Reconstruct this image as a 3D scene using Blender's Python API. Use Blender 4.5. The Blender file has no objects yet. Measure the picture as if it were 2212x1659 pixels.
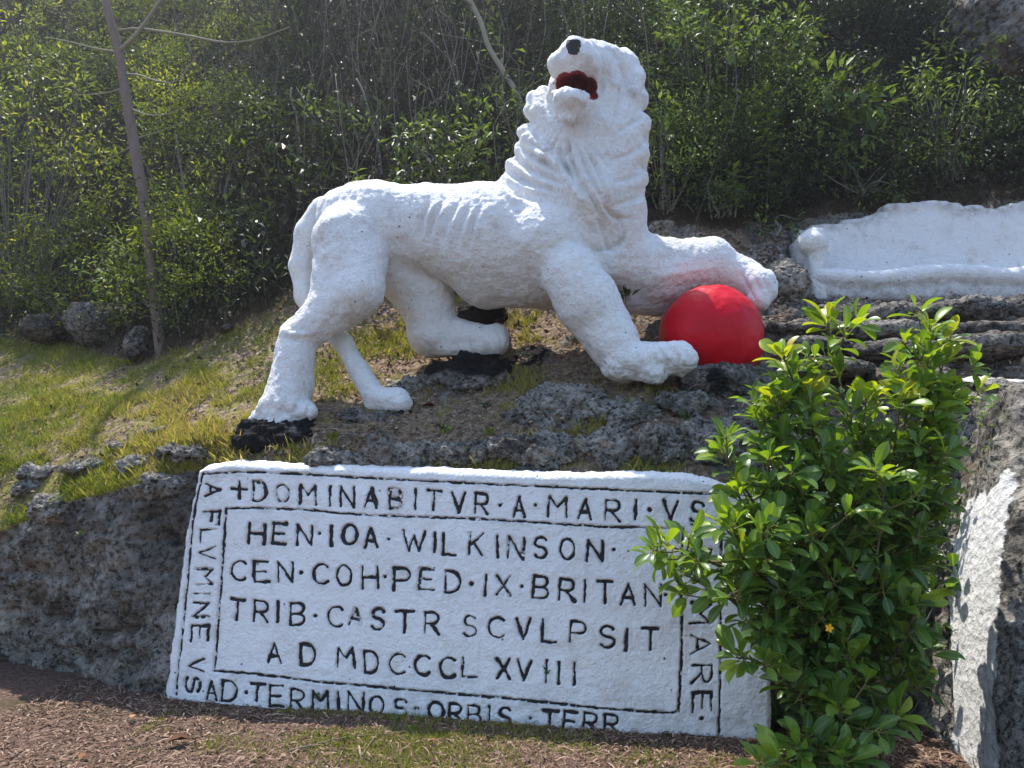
import bpy, math, random
import numpy as np
from mathutils import Vector

SC = bpy.context.scene
COL = SC.collection
RNG = np.random.default_rng(7)
random.seed(7)
R = math.radians

# ------------------------------------------------------------------ camera, sky, sun, exposure
F = 26.0 / 36.0 * 2212.0          # focal length in photo-pixels (photo taken as 2212 x 1659)
PITCH = R(6.1)
EYE = np.array([0.0, 0.0, 1.55])
cd = bpy.data.cameras.new('camera')
cd.lens = 26.0; cd.sensor_width = 36.0; cd.sensor_fit = 'HORIZONTAL'
cd.clip_start = 0.05; cd.clip_end = 800
cd.dof.use_dof = True; cd.dof.focus_distance = 5.3; cd.dof.aperture_fstop = 4.5
cam = bpy.data.objects.new('camera', cd); COL.objects.link(cam)
cam.location = EYE; cam.rotation_euler = (R(90) + PITCH, 0, 0)
SC.camera = cam

SUN = Vector((-0.22, 0.30, 0.93)).normalized()      # direction towards the sun: high, behind and left
sun_el = math.asin(SUN.z); sun_az = math.atan2(SUN.x, SUN.y)
w = bpy.data.worlds.new('World'); SC.world = w; w.use_nodes = True
nt = w.node_tree
bg = nt.nodes['Background']; bg.inputs['Strength'].default_value = 0.15
sky = nt.nodes.new('ShaderNodeTexSky'); sky.sky_type = 'NISHITA'; sky.sun_disc = False
sky.sun_elevation = sun_el; sky.sun_rotation = sun_az
sky.air_density = 1.0; sky.dust_density = 0.8; sky.ozone_density = 1.0
nt.links.new(sky.outputs[0], bg.inputs['Color'])
sl = bpy.data.lights.new('sun', 'SUN'); sl.energy = 3.2; sl.angle = R(0.53); sl.color = (1.0, 0.95, 0.86)
so = bpy.data.objects.new('sun', sl); COL.objects.link(so)
so.rotation_euler = SUN.to_track_quat('Z', 'Y').to_euler(); so.location = (0, 0, 30)
SC.view_settings.view_transform = 'Standard'; SC.view_settings.look = 'None'
SC.view_settings.exposure = 1.25; SC.view_settings.gamma = 1
SC.cycles.max_bounces = 8; SC.cycles.transparent_max_bounces = 8
SC.cycles.caustics_reflective = False; SC.cycles.caustics_refractive = False

# ------------------------------------------------------------------ measuring helpers
SP, CP = math.sin(PITCH), math.cos(PITCH)
def at(px, py, D):
    """world point seen at photo pixel (px, py) when it stands D metres ahead"""
    px, py, D = np.broadcast_arrays(np.asarray(px, float), np.asarray(py, float), np.asarray(D, float))
    a = (px - 1106.0) / F; b = (829.5 - py) / F
    dy = CP - b * SP; dz = SP + b * CP
    s = D / dy
    return np.stack([a * s, D + 0 * s, EYE[2] + dz * s], -1)
def proj(P):
    P = np.asarray(P, float) - EYE
    f = P[..., 1] * CP + P[..., 2] * SP; u = -P[..., 1] * SP + P[..., 2] * CP
    return 1106.0 + F * P[..., 0] / f, 829.5 - F * u / f
def ground_D(px, py):
    a = (829.5 - py) / F
    return -EYE[2] / (SP + a * CP) * (CP - a * SP)

# ------------------------------------------------------------------ noise
def _hash(ix, iy, iz, seed=0):
    h = (ix.astype(np.int64) * 374761393 + iy.astype(np.int64) * 668265263 + iz.astype(np.int64) * 2147483647 + seed * 974634777) & 0xFFFFFFFF
    h = ((h ^ (h >> 13)) * 1274126177) & 0xFFFFFFFF
    h = ((h ^ (h >> 16)) * 2246822519) & 0xFFFFFFFF
    return ((h ^ (h >> 15)) & 0xFFFFFF).astype(np.float64) / 0xFFFFFF
def vnoise(P, seed=0):
    i = np.floor(P).astype(np.int64); f = P - i
    f = f * f * f * (f * (f * 6 - 15) + 10)
    r = 0
    for dx in (0, 1):
        wx = f[:, 0] if dx else 1 - f[:, 0]
        for dy in (0, 1):
            wy = f[:, 1] if dy else 1 - f[:, 1]
            for dz in (0, 1):
                wz = f[:, 2] if dz else 1 - f[:, 2]
                r = r + wx * wy * wz * _hash(i[:, 0] + dx, i[:, 1] + dy, i[:, 2] + dz, seed)
    return r * 2 - 1
def fbm(P, scale, octs=4, seed=0, rough=0.5):
    P = np.asarray(P, float) * scale; r = 0; a = 1; t = 0
    for o in range(octs):
        r = r + a * vnoise(P + 17.3 * o, seed + o); t += a; a *= rough; P = P * 2.03
    return r / t
def worley(P, scale, seed=0):
    P = np.asarray(P, float) * scale; i = np.floor(P).astype(np.int64); best = np.full(len(P), 9.0)
    for dx in (-1, 0, 1):
        for dy in (-1, 0, 1):
            for dz in (-1, 0, 1):
                c = i + np.array([dx, dy, dz])
                q = np.stack([c[:, k] + _hash(c[:, 0], c[:, 1], c[:, 2], seed + 11 * k + 1) for k in range(3)], -1)
                best = np.minimum(best, ((P - q) ** 2).sum(1))
    return np.sqrt(best)
def sstep(a, b, x):
    t = np.clip((x - a) / (b - a), 0, 1); return t * t * (3 - 2 * t)

# ------------------------------------------------------------------ mesh helpers
def link(o, parent=None):
    COL.objects.link(o)
    if parent is not None: o.parent = parent
    return o
def mesh_obj(name, V, faces, mat, parent=None, attrs=None, smooth=True, normals=None):
    V = np.ascontiguousarray(V, dtype=np.float32)
    me = bpy.data.meshes.new(name)
    me.vertices.add(len(V)); me.vertices.foreach_set('co', V.ravel())
    if isinstance(faces, np.ndarray): groups = [faces]
    else: groups = [f for f in faces if len(f)]
    loops = np.concatenate([f.ravel() for f in groups]).astype(np.int32)
    sizes = np.concatenate([np.full(len(f), f.shape[1]) for f in groups]).astype(np.int32)
    starts = np.concatenate([[0], np.cumsum(sizes)[:-1]]).astype(np.int32)
    me.loops.add(len(loops)); me.loops.foreach_set('vertex_index', loops)
    me.polygons.add(len(sizes)); me.polygons.foreach_set('loop_start', starts)
    me.polygons.foreach_set('use_smooth', np.full(len(sizes), smooth))
    me.update(calc_edges=True)
    for k, v in (attrs or {}).items():
        a = me.attributes.new(k, 'FLOAT', 'POINT'); a.data.foreach_set('value', np.asarray(v, np.float32))
    me.materials.append(mat)
    if normals is not None: me.normals_split_custom_set_from_vertices([tuple(n) for n in normals])
    return link(bpy.data.objects.new(name, me), parent)
def tag(o, label=None, cat=None, group=None, kind=None):
    if label: o['label'] = label
    if cat: o['category'] = cat
    if group: o['group'] = group
    if kind: o['kind'] = kind
    return o
def empty(name, loc, label, cat, group=None):
    o = bpy.data.objects.new(name, None); o.empty_display_size = 0.2; link(o)
    o.location = Vector([float(c) for c in loc]); o['_o'] = 1; del o['_o']
    return tag(o, label, cat, group)
def child(root, o):
    """parent o to root keeping its world place"""
    o.parent = root; o.matrix_parent_inverse.identity()
    o.location = o.location - root.location
    return o
def vnormals(V, Q):
    N = np.zeros_like(V); 
    a = V[Q[:, 2]] - V[Q[:, 0]]; b = V[Q[:, -1]] - V[Q[:, 1]] if Q.shape[1] == 4 else V[Q[:, 1]] - V[Q[:, 0]]
    fn = np.cross(a, b) if Q.shape[1] == 4 else np.cross(b, a)
    for k in range(Q.shape[1]): np.add.at(N, Q[:, k], fn)
    return N / (np.linalg.norm(N, axis=1, keepdims=True) + 1e-12)
def grid_faces(nr, nc):
    i = np.arange(nr * nc).reshape(nr, nc)
    return np.stack([i[:-1, :-1], i[:-1, 1:], i[1:, 1:], i[1:, :-1]], -1).reshape(-1, 4)
class MB:
    def __init__(s): s.v = []; s.q = []; s.t = []; s.n = 0; s.a = {}
    def add(s, V, Q=None, T=None, **at_):
        s.v.append(np.asarray(V, float))
        if Q is not None: s.q.append(np.asarray(Q) + s.n)
        if T is not None: s.t.append(np.asarray(T) + s.n)
        for k, x in at_.items(): s.a.setdefault(k, []).append(np.broadcast_to(np.asarray(x, float), (len(V),)))
        s.n += len(V)
    def tube(s, pts, rad, sides=7, **at_):
        P = np.asarray(pts, float); n = len(P); rad = np.broadcast_to(np.asarray(rad, float), (n,))
        T = np.gradient(P, axis=0); T /= np.linalg.norm(T, axis=1, keepdims=True) + 1e-9
        ref = np.array([0.31, 0.9, 0.1]) if abs(T[:, 1]).mean() < .8 else np.array([1., 0, 0])
        A = np.cross(T, ref); A /= np.linalg.norm(A, axis=1, keepdims=True) + 1e-9
        B = np.cross(T, A)
        th = np.arange(sides) / sides * 2 * np.pi
        V = P[:, None] + rad[:, None, None] * (np.cos(th)[None, :, None] * A[:, None] + np.sin(th)[None, :, None] * B[:, None])
        i = np.arange(n * sides).reshape(n, sides); j = np.roll(i, -1, 1)
        Q = np.stack([i[:-1], j[:-1], j[1:], i[1:]], -1).reshape(-1, 4)
        V = np.concatenate([V.reshape(-1, 3), P[-1:] + T[-1:] * rad[-1] * .6, P[:1]])
        k = n * sides
        T1 = np.stack([i[-1], j[-1], np.full(sides, k)], -1); T0 = np.stack([j[0], i[0], np.full(sides, k + 1)], -1)
        s.add(V, Q, np.concatenate([T1, T0]), **at_)
    def build(s, name, mat, parent=None, smooth=True):
        V = np.concatenate(s.v)
        fs = []
        if s.q: fs.append(np.concatenate(s.q))
        if s.t: fs.append(np.concatenate(s.t))
        return mesh_obj(name, V, fs, mat, parent, {k: np.concatenate(x) for k, x in s.a.items()}, smooth)
def curve(pts, n):
    """smooth resample of a polyline (Catmull-Rom)"""
    P = np.asarray(pts, float)
    if len(P) == 2: 
        t = np.linspace(0, 1, n)[:, None]; return P[0] * (1 - t) + P[1] * t
    Q = np.concatenate([[2 * P[0] - P[1]], P, [2 * P[-1] - P[-2]]])
    u = np.linspace(0, len(P) - 1 - 1e-6, n); i = u.astype(int); f = (u - i)[:, None]
    a, b, c, d = Q[i], Q[i + 1], Q[i + 2], Q[i + 3]
    return .5 * (2 * b + (c - a) * f + (2 * a - 5 * b + 4 * c - d) * f ** 2 + (3 * b - a - 3 * c + d) * f ** 3)

# ------------------------------------------------------------------ signed distance modelling
class Field:
    def __init__(s, lo, hi, h):
        s.lo = np.array(lo, float); s.h = h
        s.n = np.ceil((np.array(hi) - s.lo) / h).astype(int) + 1
        s.F = np.full(s.n, 0.6, np.float32)
        s.ax = [s.lo[k] + h * np.arange(s.n[k]) for k in range(3)]
    def _box(s, lo, hi):
        a = np.clip(np.floor((lo - s.lo) / s.h).astype(int), 0, s.n); b = np.clip(np.ceil((hi - s.lo) / s.h).astype(int) + 1, 0, s.n)
        return tuple(slice(a[k], b[k]) for k in range(3))
    def cap(s, a, b, ra, rb, k=0.05, ys=1.0, sub=False):
        a = np.asarray(a, float); b = np.asarray(b, float)
        pad = max(ra, rb) * max(1, 1 / ys) + 1.5 * k + 0.06
        sl = s._box(np.minimum(a, b) - pad, np.maximum(a, b) + pad)
        X = s.ax[0][sl[0]][:, None, None] - a[0]; Y = (s.ax[1][sl[1]][None, :, None] - a[1]) * ys; Z = s.ax[2][sl[2]][None, None, :] - a[2]
        d = b - a; d = np.array([d[0], d[1] * ys, d[2]]); L = d @ d + 1e-12
        t = np.clip((X * d[0] + Y * d[1] + Z * d[2]) / L, 0, 1)
        D = np.sqrt((X - t * d[0]) ** 2 + (Y - t * d[1]) ** 2 + (Z - t * d[2]) ** 2) - (ra + (rb - ra) * t)
        s.comb(sl, D, k, sub)
    def ell(s, c, r, k=0.05, sub=False):
        c = np.asarray(c, float); r = np.asarray(r, float); pad = r + 1.5 * k + .05
        sl = s._box(c - pad, c + pad)
        X = (s.ax[0][sl[0]][:, None, None] - c[0]) / r[0]; Y = (s.ax[1][sl[1]][None, :, None] - c[1]) / r[1]; Z = (s.ax[2][sl[2]][None, None, :] - c[2]) / r[2]
        q = np.sqrt(X * X + Y * Y + Z * Z); q2 = np.sqrt((X / r[0]) ** 2 + (Y / r[1]) ** 2 + (Z / r[2]) ** 2) + 1e-9
        s.comb(sl, q * (q - 1) / q2, k, sub)
    def box(s, c, hs, rnd, k=0.05):
        c = np.asarray(c, float); hs = np.asarray(hs, float); pad = hs + 1.5 * k + .08
        sl = s._box(c - pad, c + pad)
        q = [np.abs(s.ax[i][sl[i]] - c[i]) - (hs[i] - rnd) for i in range(3)]
        X, Y, Z = q[0][:, None, None], q[1][None, :, None], q[2][None, None, :]
        D = np.sqrt(np.maximum(X, 0) ** 2 + np.maximum(Y, 0) ** 2 + np.maximum(Z, 0) ** 2) + np.minimum(np.maximum(np.maximum(X, Y), Z), 0) - rnd
        s.comb(sl, D, k, False)
    def comb(s, sl, D, k, sub):
        A = s.F[sl]
        if sub:
            D = -D; h = np.clip(.5 - .5 * (D - A) / k, 0, 1); s.F[sl] = D + (A - D) * h + k * h * (1 - h)
        else:
            h = np.clip(.5 + .5 * (D - A) / k, 0, 1); s.F[sl] = D + (A - D) * h - k * h * (1 - h)
    def mesh(s):
        Fv = s.F; S = Fv < 0; n = s.n
        c = sum(S[dx:n[0] - 1 + dx, dy:n[1] - 1 + dy, dz:n[2] - 1 + dz].astype(np.int8) for dx in (0, 1) for dy in (0, 1) for dz in (0, 1))
        act = (c > 0) & (c < 8); idx = np.argwhere(act)
        vid = np.full(act.shape, -1, np.int64); vid[act] = np.arange(len(idx))
        acc = np.zeros((len(idx), 3)); cnt = np.zeros(len(idx))
        cs = [(x, y, z) for x in (0, 1) for y in (0, 1) for z in (0, 1)]
        for p in cs:
            for ax in range(3):
                if p[ax]: continue
                q = list(p); q[ax] = 1
                a = Fv[idx[:, 0] + p[0], idx[:, 1] + p[1], idx[:, 2] + p[2]]; b = Fv[idx[:, 0] + q[0], idx[:, 1] + q[1], idx[:, 2] + q[2]]
                m = (a < 0) != (b < 0); t = np.where(m, a / np.where(a == b, 1, a - b), 0)
                pt = np.array(p, float)[None] + np.zeros((len(idx), 3)); pt[:, ax] += t
                acc[m] += pt[m]; cnt[m] += 1
        V = s.lo + s.h * (idx + acc / cnt[:, None])
        Q = []
        for ax in range(3):
            u, v = (ax + 1) % 3, (ax + 2) % 3
            s0 = [slice(1, n[k] - 1) for k in range(3)]; s0[ax] = slice(0, n[ax] - 1); s1 = list(s0); s1[ax] = slice(1, n[ax])
            A, B = S[tuple(s0)], S[tuple(s1)]
            e = np.argwhere(A != B); off = np.array([1, 1, 1]); off[ax] = 0; e = e + off
            ins = S[e[:, 0], e[:, 1], e[:, 2]]
            def g(du, dv):
                p = e.copy(); p[:, u] += du; p[:, v] += dv; return vid[p[:, 0], p[:, 1], p[:, 2]]
            q = np.stack([g(-1, -1), g(0, -1), g(0, 0), g(-1, 0)], -1)
            q[~ins] = q[~ins][:, ::-1]; Q.append(q)
        return V, np.concatenate(Q)
def smooth_mesh(V, Q, it=2, lam=.5):
    E = np.concatenate([Q[:, [0, 1]], Q[:, [1, 2]], Q[:, [2, 3]], Q[:, [3, 0]]])
    deg = np.bincount(E[:, 0], minlength=len(V)) + 1e-9
    for _ in range(it):
        S = np.stack([np.bincount(E[:, 0], V[E[:, 1], k], len(V)) for k in range(3)], -1) / deg[:, None]
        V = V + lam * (S - V)
    return V
def seg_dist(px, py, pts):
    """distance in pixels of points to a polyline"""
    best = np.full(px.shape, 1e9); par = np.zeros(px.shape); pts = np.asarray(pts, float)
    for i in range(len(pts) - 1):
        a, b = pts[i], pts[i + 1]; d = b - a; L = d @ d + 1e-9
        t = np.clip(((px - a[0]) * d[0] + (py - a[1]) * d[1]) / L, 0, 1)
        q = np.hypot(px - a[0] - t * d[0], py - a[1] - t * d[1])
        m = q < best; best[m] = q[m]; par[m] = (i + t[m]) / (len(pts) - 1)
    return best, par

# ------------------------------------------------------------------ materials
class NT:
    def __init__(s, name):
        s.m = bpy.data.materials.new(name); s.m.use_nodes = True; s.t = s.m.node_tree
        s.b = s.t.nodes['Principled BSDF']; s.out = s.t.nodes['Material Output']
        s.geo = s.t.nodes.new('ShaderNodeNewGeometry')
        s.tc = s.t.nodes.new('ShaderNodeTexCoord')
        s.pos = s.geo.outputs['Position']
    def n(s, typ, **kw):
        x = s.t.nodes.new('ShaderNode' + typ)
        for k, v in kw.items():
            if k in x.inputs.keys(): s.put(x.inputs[k], v)
            else: setattr(x, k, v)
        return x
    def put(s, sock, v):
        if isinstance(v, bpy.types.NodeSocket): s.t.links.new(v, sock)
        else:
            if sock.type == 'RGBA' and not hasattr(v, '__len__'): v = (v, v, v, 1)
            elif sock.type == 'RGBA' and len(v) == 3: v = (*v, 1)
            sock.default_value = v
    def noise(s, scale, detail=4, rough=.55, vec=None, dist=0):
        x = s.n('TexNoise'); x.inputs['Scale'].default_value = scale; x.inputs['Detail'].default_value = detail
        x.inputs['Roughness'].default_value = rough; x.inputs['Distortion'].default_value = dist
        s.put(x.inputs['Vector'], vec or s.pos); return x.outputs['Fac']
    def voro(s, scale, feature='F1', vec=None):
        x = s.n('TexVoronoi', feature=feature); x.inputs['Scale'].default_value = scale
        s.put(x.inputs['Vector'], vec or s.pos); return x.outputs['Distance']
    def ramp(s, fac, stops):
        x = s.n('ValToRGB'); e = x.color_ramp.elements
        while len(e) < len(stops): e.new(.5)
        for i, (p, c) in enumerate(stops):
            e[i].position = p; e[i].color = (c, c, c, 1) if not hasattr(c, '__len__') else (*c, 1)
        s.put(x.inputs[0], fac); return x.outputs[0]
    def mix(s, fac, a, b, blend='MIX'):
        x = s.n('Mix', data_type='RGBA', blend_type=blend)
        s.put(x.inputs[0], fac); s.put(x.inputs[6], a); s.put(x.inputs[7], b); return x.outputs[2]
    def math(s, op, a, b=0.0, clamp=False):
        x = s.n('Math', operation=op, use_clamp=clamp); s.put(x.inputs[0], a); s.put(x.inputs[1], b); return x.outputs[0]
    def attr(s, name):
        return s.n('Attribute', attribute_name=name).outputs['Fac']
    def bump(s, h, strength=.5, dist=.01, nrm=None):
        x = s.n('Bump'); x.inputs['Strength'].default_value = strength; x.inputs['Distance'].default_value = dist
        s.put(x.inputs['Height'], h)
        if nrm: s.put(x.inputs['Normal'], nrm)
        return x.outputs[0]
    def done(s, color=None, rough=None, nrm=None, spec=.3):
        if color is not None: s.put(s.b.inputs['Base Color'], color)
        if rough is not None: s.put(s.b.inputs['Roughness'], rough)
        if nrm is not None: s.put(s.b.inputs['Normal'], nrm)
        s.b.inputs['Specular IOR Level'].default_value = spec
        return s.m

def mat_white(name, dirt=.35, grime=(.46, .42, .36), base=(.84, .84, .83), bumpk=1.0):
    m = NT(name)
    n1 = m.noise(3.2, 6, .6); n2 = m.noise(14, 5, .6); n3 = m.noise(70, 4, .6); n4 = m.noise(190, 3, .6)
    c = m.mix(m.ramp(n1, [(.5, 0), (.72, dirt)]), base, (.70, .64, .58))
    c = m.mix(m.ramp(m.math('MULTIPLY', n2, n1), [(.30, 0), (.42, dirt)]), c, grime)
    pit = m.voro(9); pitn = m.noise(5, 2)
    c = m.mix(m.math('MULTIPLY', m.ramp(pit, [(.045, 1), (.075, 0)]), m.ramp(pitn, [(.48, 0), (.52, 1)])), c, (.08, .07, .065))
    pit2 = m.voro(31)
    c = m.mix(m.math('MULTIPLY', m.ramp(pit2, [(.07, .8), (.12, 0)]), m.ramp(m.noise(11, 2), [(.52, 0), (.56, 1)])), c, (.16, .145, .13))
    sv = m.n('Mapping'); m.put(sv.inputs['Vector'], m.pos); sv.inputs['Scale'].default_value = (1, 1, .16)
    c = m.mix(m.math('MULTIPLY', m.ramp(m.noise(26, 4, .6, sv.outputs[0]), [(.56, 0), (.72, 1)]), m.ramp(m.noise(2.1, 3), [(.48, 0), (.62, dirt * .9)])), c, (.40, .38, .34))
    # soft film of dirt and dull tone where the attribute says
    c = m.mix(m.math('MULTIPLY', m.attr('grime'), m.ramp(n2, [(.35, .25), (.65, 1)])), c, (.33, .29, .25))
    c = m.mix(m.math('MULTIPLY', m.attr('stain'), m.ramp(n2, [(.3, .4), (.7, 1)])), c, (.72, .16, .18))
    ink = m.math('ADD', m.attr('ink'), m.math('MULTIPLY', m.math('SUBTRACT', n3, .5), .55))
    c = m.mix(m.ramp(ink, [(.42, 0), (.6, 1)]), c, m.mix(n3, (.012, .012, .014), (.05, .048, .05)))
    red = m.math('ADD', m.attr('red'), m.math('MULTIPLY', m.math('SUBTRACT', n3, .5), .5))
    c = m.mix(m.ramp(red, [(.42, 0), (.55, 1)]), c, (.30, .008, .012))
    b = m.bump(n2, .55 * bumpk, .04); b = m.bump(m.noise(34, 5, .62, None, .8), .7 * bumpk, .022, b); b = m.bump(n3, .7 * bumpk, .013, b); b = m.bump(n4, .5 * bumpk, .006, b)
    b = m.bump(m.ramp(pit, [(.03, 0), (.09, 1)]), .4, .012, b)
    return m.done(c, .62, b, .3)
def mat_rock(name, dark=(.035, .034, .033), mid=(.165, .148, .126), light=(.52, .475, .41), paint=False, black=False, sc=1.0):
    m = NT(name)
    wv = m.n('Mapping'); m.put(wv.inputs['Vector'], m.pos); wv.inputs['Scale'].default_value = (1, 1, 1.25); v = wv.outputs[0]
    n0 = m.noise(1.6 * sc, 4, .6, v); n1 = m.noise(6 * sc, 8, .68, v, .6); n2 = m.noise(28 * sc, 6, .65, v, .3); n3 = m.noise(95 * sc, 3, .6, v)
    vo = m.voro(16 * sc, 'F1', v); vo2 = m.voro(42 * sc, 'F1', v)
    c = m.ramp(m.math('ADD', m.math('MULTIPLY', n1, .55), m.math('MULTIPLY', n2, .45)), [(.42, dark), (.5, mid), (.59, light)])
    c = m.mix(m.ramp(m.math('ABSOLUTE', m.math('SUBTRACT', n2, .5)), [(.0, .55), (.045, 0)]), c, light)
    pm = m.ramp(m.noise(3.5 * sc, 3), [(.42, 0), (.6, 1)]); c = m.mix(m.math('MULTIPLY', pm, m.ramp(vo2, [(.12, .9), (.32, 0)])), c, dark); c = m.mix(m.math('MULTIPLY', pm, m.ramp(vo, [(.14, .8), (.34, 0)])), c, dark)
    c = m.mix(m.ramp(n0, [(.36, .6), (.56, 0)]), c, dark)
    c = m.mix(m.ramp(m.math('MULTIPLY', n0, n2), [(.25, 0), (.36, .7)]), c, (.30, .29, .265))
    c = m.mix(m.ramp(m.noise(2.6 * sc, 3), [(.58, 0), (.68, .45)]), c, (.16, .105, .06))
    c = m.mix(m.ramp(m.noise(4.4 * sc, 4), [(.6, 0), (.7, .5)]), c, (.07, .085, .028))
    if black:
        c = m.mix(m.ramp(m.math('ADD', m.attr('black'), m.math('MULTIPLY', m.math('SUBTRACT', n2, .5), .9)), [(.40, 0), (.55, 1)]), c, m.mix(n2, (.006, .006, .007), (.026, .025, .027)))
    if paint:
        a = m.math('ADD', m.attr('paint'), m.math('MULTIPLY', m.math('SUBTRACT', n1, .5), 1.5))
        c = m.mix(m.ramp(a, [(.46, 0), (.56, 1)]), c, m.mix(m.ramp(n2, [(.35, .55), (.6, 0)]), (.80, .80, .80), (.42, .40, .37)))
    h = m.math('ADD', m.math('MULTIPLY', n1, .6), m.math('MULTIPLY', vo, .5))
    b = m.bump(h, .9, .07); b = m.bump(n2, 1.0, .03, b); b = m.bump(m.ramp(vo2, [(0, 0), (.35, 1)]), .6, .012, b); b = m.bump(n3, .5, .006, b)
    return m.done(c, .9, b, .15)
def mat_hill():
    m = NT('hillside_turf_and_rock')
    n0 = m.noise(1.1, 4, .6); n1 = m.noise(5, 7, .65, None, .5); n2 = m.noise(24, 6, .65); n3 = m.noise(90, 4, .65)
    rock = m.ramp(m.math('ADD', m.math('MULTIPLY', n1, .5), m.math('MULTIPLY', n2, .5)), [(.39, (.04, .037, .033)), (.5, (.165, .15, .13)), (.61, (.44, .41, .36))])
    rock = m.mix(m.ramp(m.math('ABSOLUTE', m.math('SUBTRACT', n2, .5)), [(.0, .5), (.045, 0)]), rock, (.50, .46, .40)); vo1 = m.voro(15); pm = m.ramp(m.noise(3.5, 3), [(.42, 0), (.6, 1)]); rock = m.mix(m.math('MULTIPLY', pm, m.ramp(vo1, [(.12, .55), (.32, 0)])), rock, (.03, .027, .024)); rock = m.mix(m.ramp(n0, [(.38, .6), (.56, 0)]), rock, (.035, .031, .027))
    vo2 = m.voro(40); rock = m.mix(m.math('MULTIPLY', pm, m.ramp(vo2, [(.10, .5), (.28, 0)])), rock, (.03, .027, .024))
    rock = m.mix(m.ramp(m.noise(2.3, 4), [(.56, 0), (.68, .5)]), rock, (.15, .10, .06))
    soil = m.ramp(m.math('ADD', m.math('MULTIPLY', n2, .5), m.math('MULTIPLY', n3, .5)), [(.36, (.05, .035, .024)), (.5, (.22, .155, .105)), (.62, (.46, .36, .26))])
    turf = m.ramp(m.math('ADD', m.math('MULTIPLY', n2, .5), m.math('MULTIPLY', n3, .5)), [(.36, (.08, .08, .02)), (.5, (.21, .19, .05)), (.64, (.38, .31, .13))])
    g = m.math('ADD', m.math('MULTIPLY', m.attr('turf'), .72), m.math('MULTIPLY', m.math('SUBTRACT', n1, .5), 1.5))
    c = m.mix(m.ramp(g, [(.40, 0), (.6, 1)]), soil, turf)
    c = m.mix(m.attr('humus_shade'), c, m.mix(n3, (.010, .008, .006), (.035, .028, .02)))  # near-black leaf soil, darkened further for the shaded gaps between bushes
    r = m.math('ADD', m.attr('rock'), m.math('MULTIPLY', m.math('SUBTRACT', n2, .5), 1.3))
    c = m.mix(m.ramp(r, [(.44, 0), (.56, 1)]), c, rock)
    bl = m.math('ADD', m.attr('black'), m.math('MULTIPLY', m.math('SUBTRACT', n2, .5), 1.1))
    c = m.mix(m.ramp(bl, [(.46, 0), (.58, 1)]), c, (.012, .012, .013))
    b = m.bump(n1, .8, .06); b = m.bump(n2, 1.0, .035, b); b = m.bump(m.ramp(vo1, [(0, 0), (.35, 1)]), .7, .03, b); b = m.bump(m.ramp(vo2, [(0, 0), (.35, 1)]), .4, .01, b); b = m.bump(n3, .6, .008, b)
    return m.done(c, .92, b, .12)
def mat_ground():
    m = NT('ground_mulch')
    n1 = m.noise(1.3, 5, .6); n2 = m.noise(40, 5, .7); n3 = m.noise(150, 3, .6)
    c = m.ramp(m.math('ADD', m.math('MULTIPLY', n2, .6), m.math('MULTIPLY', n3, .4)), [(.36, (.030, .019, .014)), (.5, (.115, .073, .055)), (.63, (.25, .175, .14))])
    c = m.mix(m.ramp(n1, [(.5, 0), (.62, .6)]), c, (.05, .045, .018))
    b = m.bump(n2, .8, .02); b = m.bump(n3, .6, .006, b)
    return m.done(c, .95, b, .1)
def mat_leaf(name, stops, trans=.4, rough=.45, spec=.4, transcol=(1.25, 1.35, .55), mid=False):
    m = NT(name)
    c = m.ramp(m.attr('tint'), stops)
    if mid:
        c = m.mix(m.ramp(m.attr('across'), [(.03, .75), (.11, 0)]), c, (.22, .30, .07))
        n = m.noise(38, 3); c = m.mix(m.ramp(n, [(.4, 0), (.7, .25)]), c, (.10, .16, .02))
    m.done(c, rough, None, spec)
    tr = m.n('BsdfTranslucent'); tc = m.mix(1.0, c, transcol, 'MULTIPLY'); m.put(tr.inputs[0], tc)
    ms = m.n('MixShader'); ms.inputs[0].default_value = trans
    m.t.links.new(m.b.outputs[0], ms.inputs[1]); m.t.links.new(tr.outputs[0], ms.inputs[2]); m.t.links.new(ms.outputs[0], m.out.inputs[0])
    return m.m
def mat_bark(name, a, b_, sc=1.0):
    m = NT(name)
    wv = m.n('Mapping'); m.put(wv.inputs['Vector'], m.pos); wv.inputs['Scale'].default_value = (1, 1, .25)
    n = m.noise(30 * sc, 5, .65, wv.outputs[0]); n2 = m.noise(6 * sc, 3)
    c = m.mix(n, a, b_); c = m.mix(m.ramp(n2, [(.5, 0), (.7, .4)]), c, (.20, .21, .17))
    return m.done(c, .85, m.bump(n, .6, .01), .15)
def mat_simple(name, stops, rough=.8, scale=30):
    m = NT(name); n = m.noise(scale, 4, .6)
    x = m.math('ADD', m.math('MULTIPLY', m.attr('tint'), .75), m.math('MULTIPLY', n, .25))
    return m.done(m.ramp(x, stops), rough, m.bump(n, .4, .004), .15)

M_LION = mat_white('white_statue_paint', dirt=.45)
M_PLAQ = mat_white('white_panel_paint', dirt=.28, bumpk=.75)
M_BENCH = mat_white('white_bench_paint', dirt=.42, base=(.80, .80, .80))
M_ROCK = mat_rock('limestone', mid=(.215, .195, .165), light=(.60, .55, .475))
M_ROCKB = mat_rock('limestone_with_black_paint', black=True)
M_ROCKW = mat_rock('limestone_with_white_paint', paint=True)
M_CLIFF = mat_rock('pale_cliff', dark=(.03, .027, .025), mid=(.16, .14, .12), light=(.34, .31, .28), sc=.6)
M_STEP = mat_rock('brown_limestone', dark=(.028, .025, .022), mid=(.125, .112, .098), light=(.36, .32, .28))
M_HILL = mat_hill(); M_GROUND = mat_ground()

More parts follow.
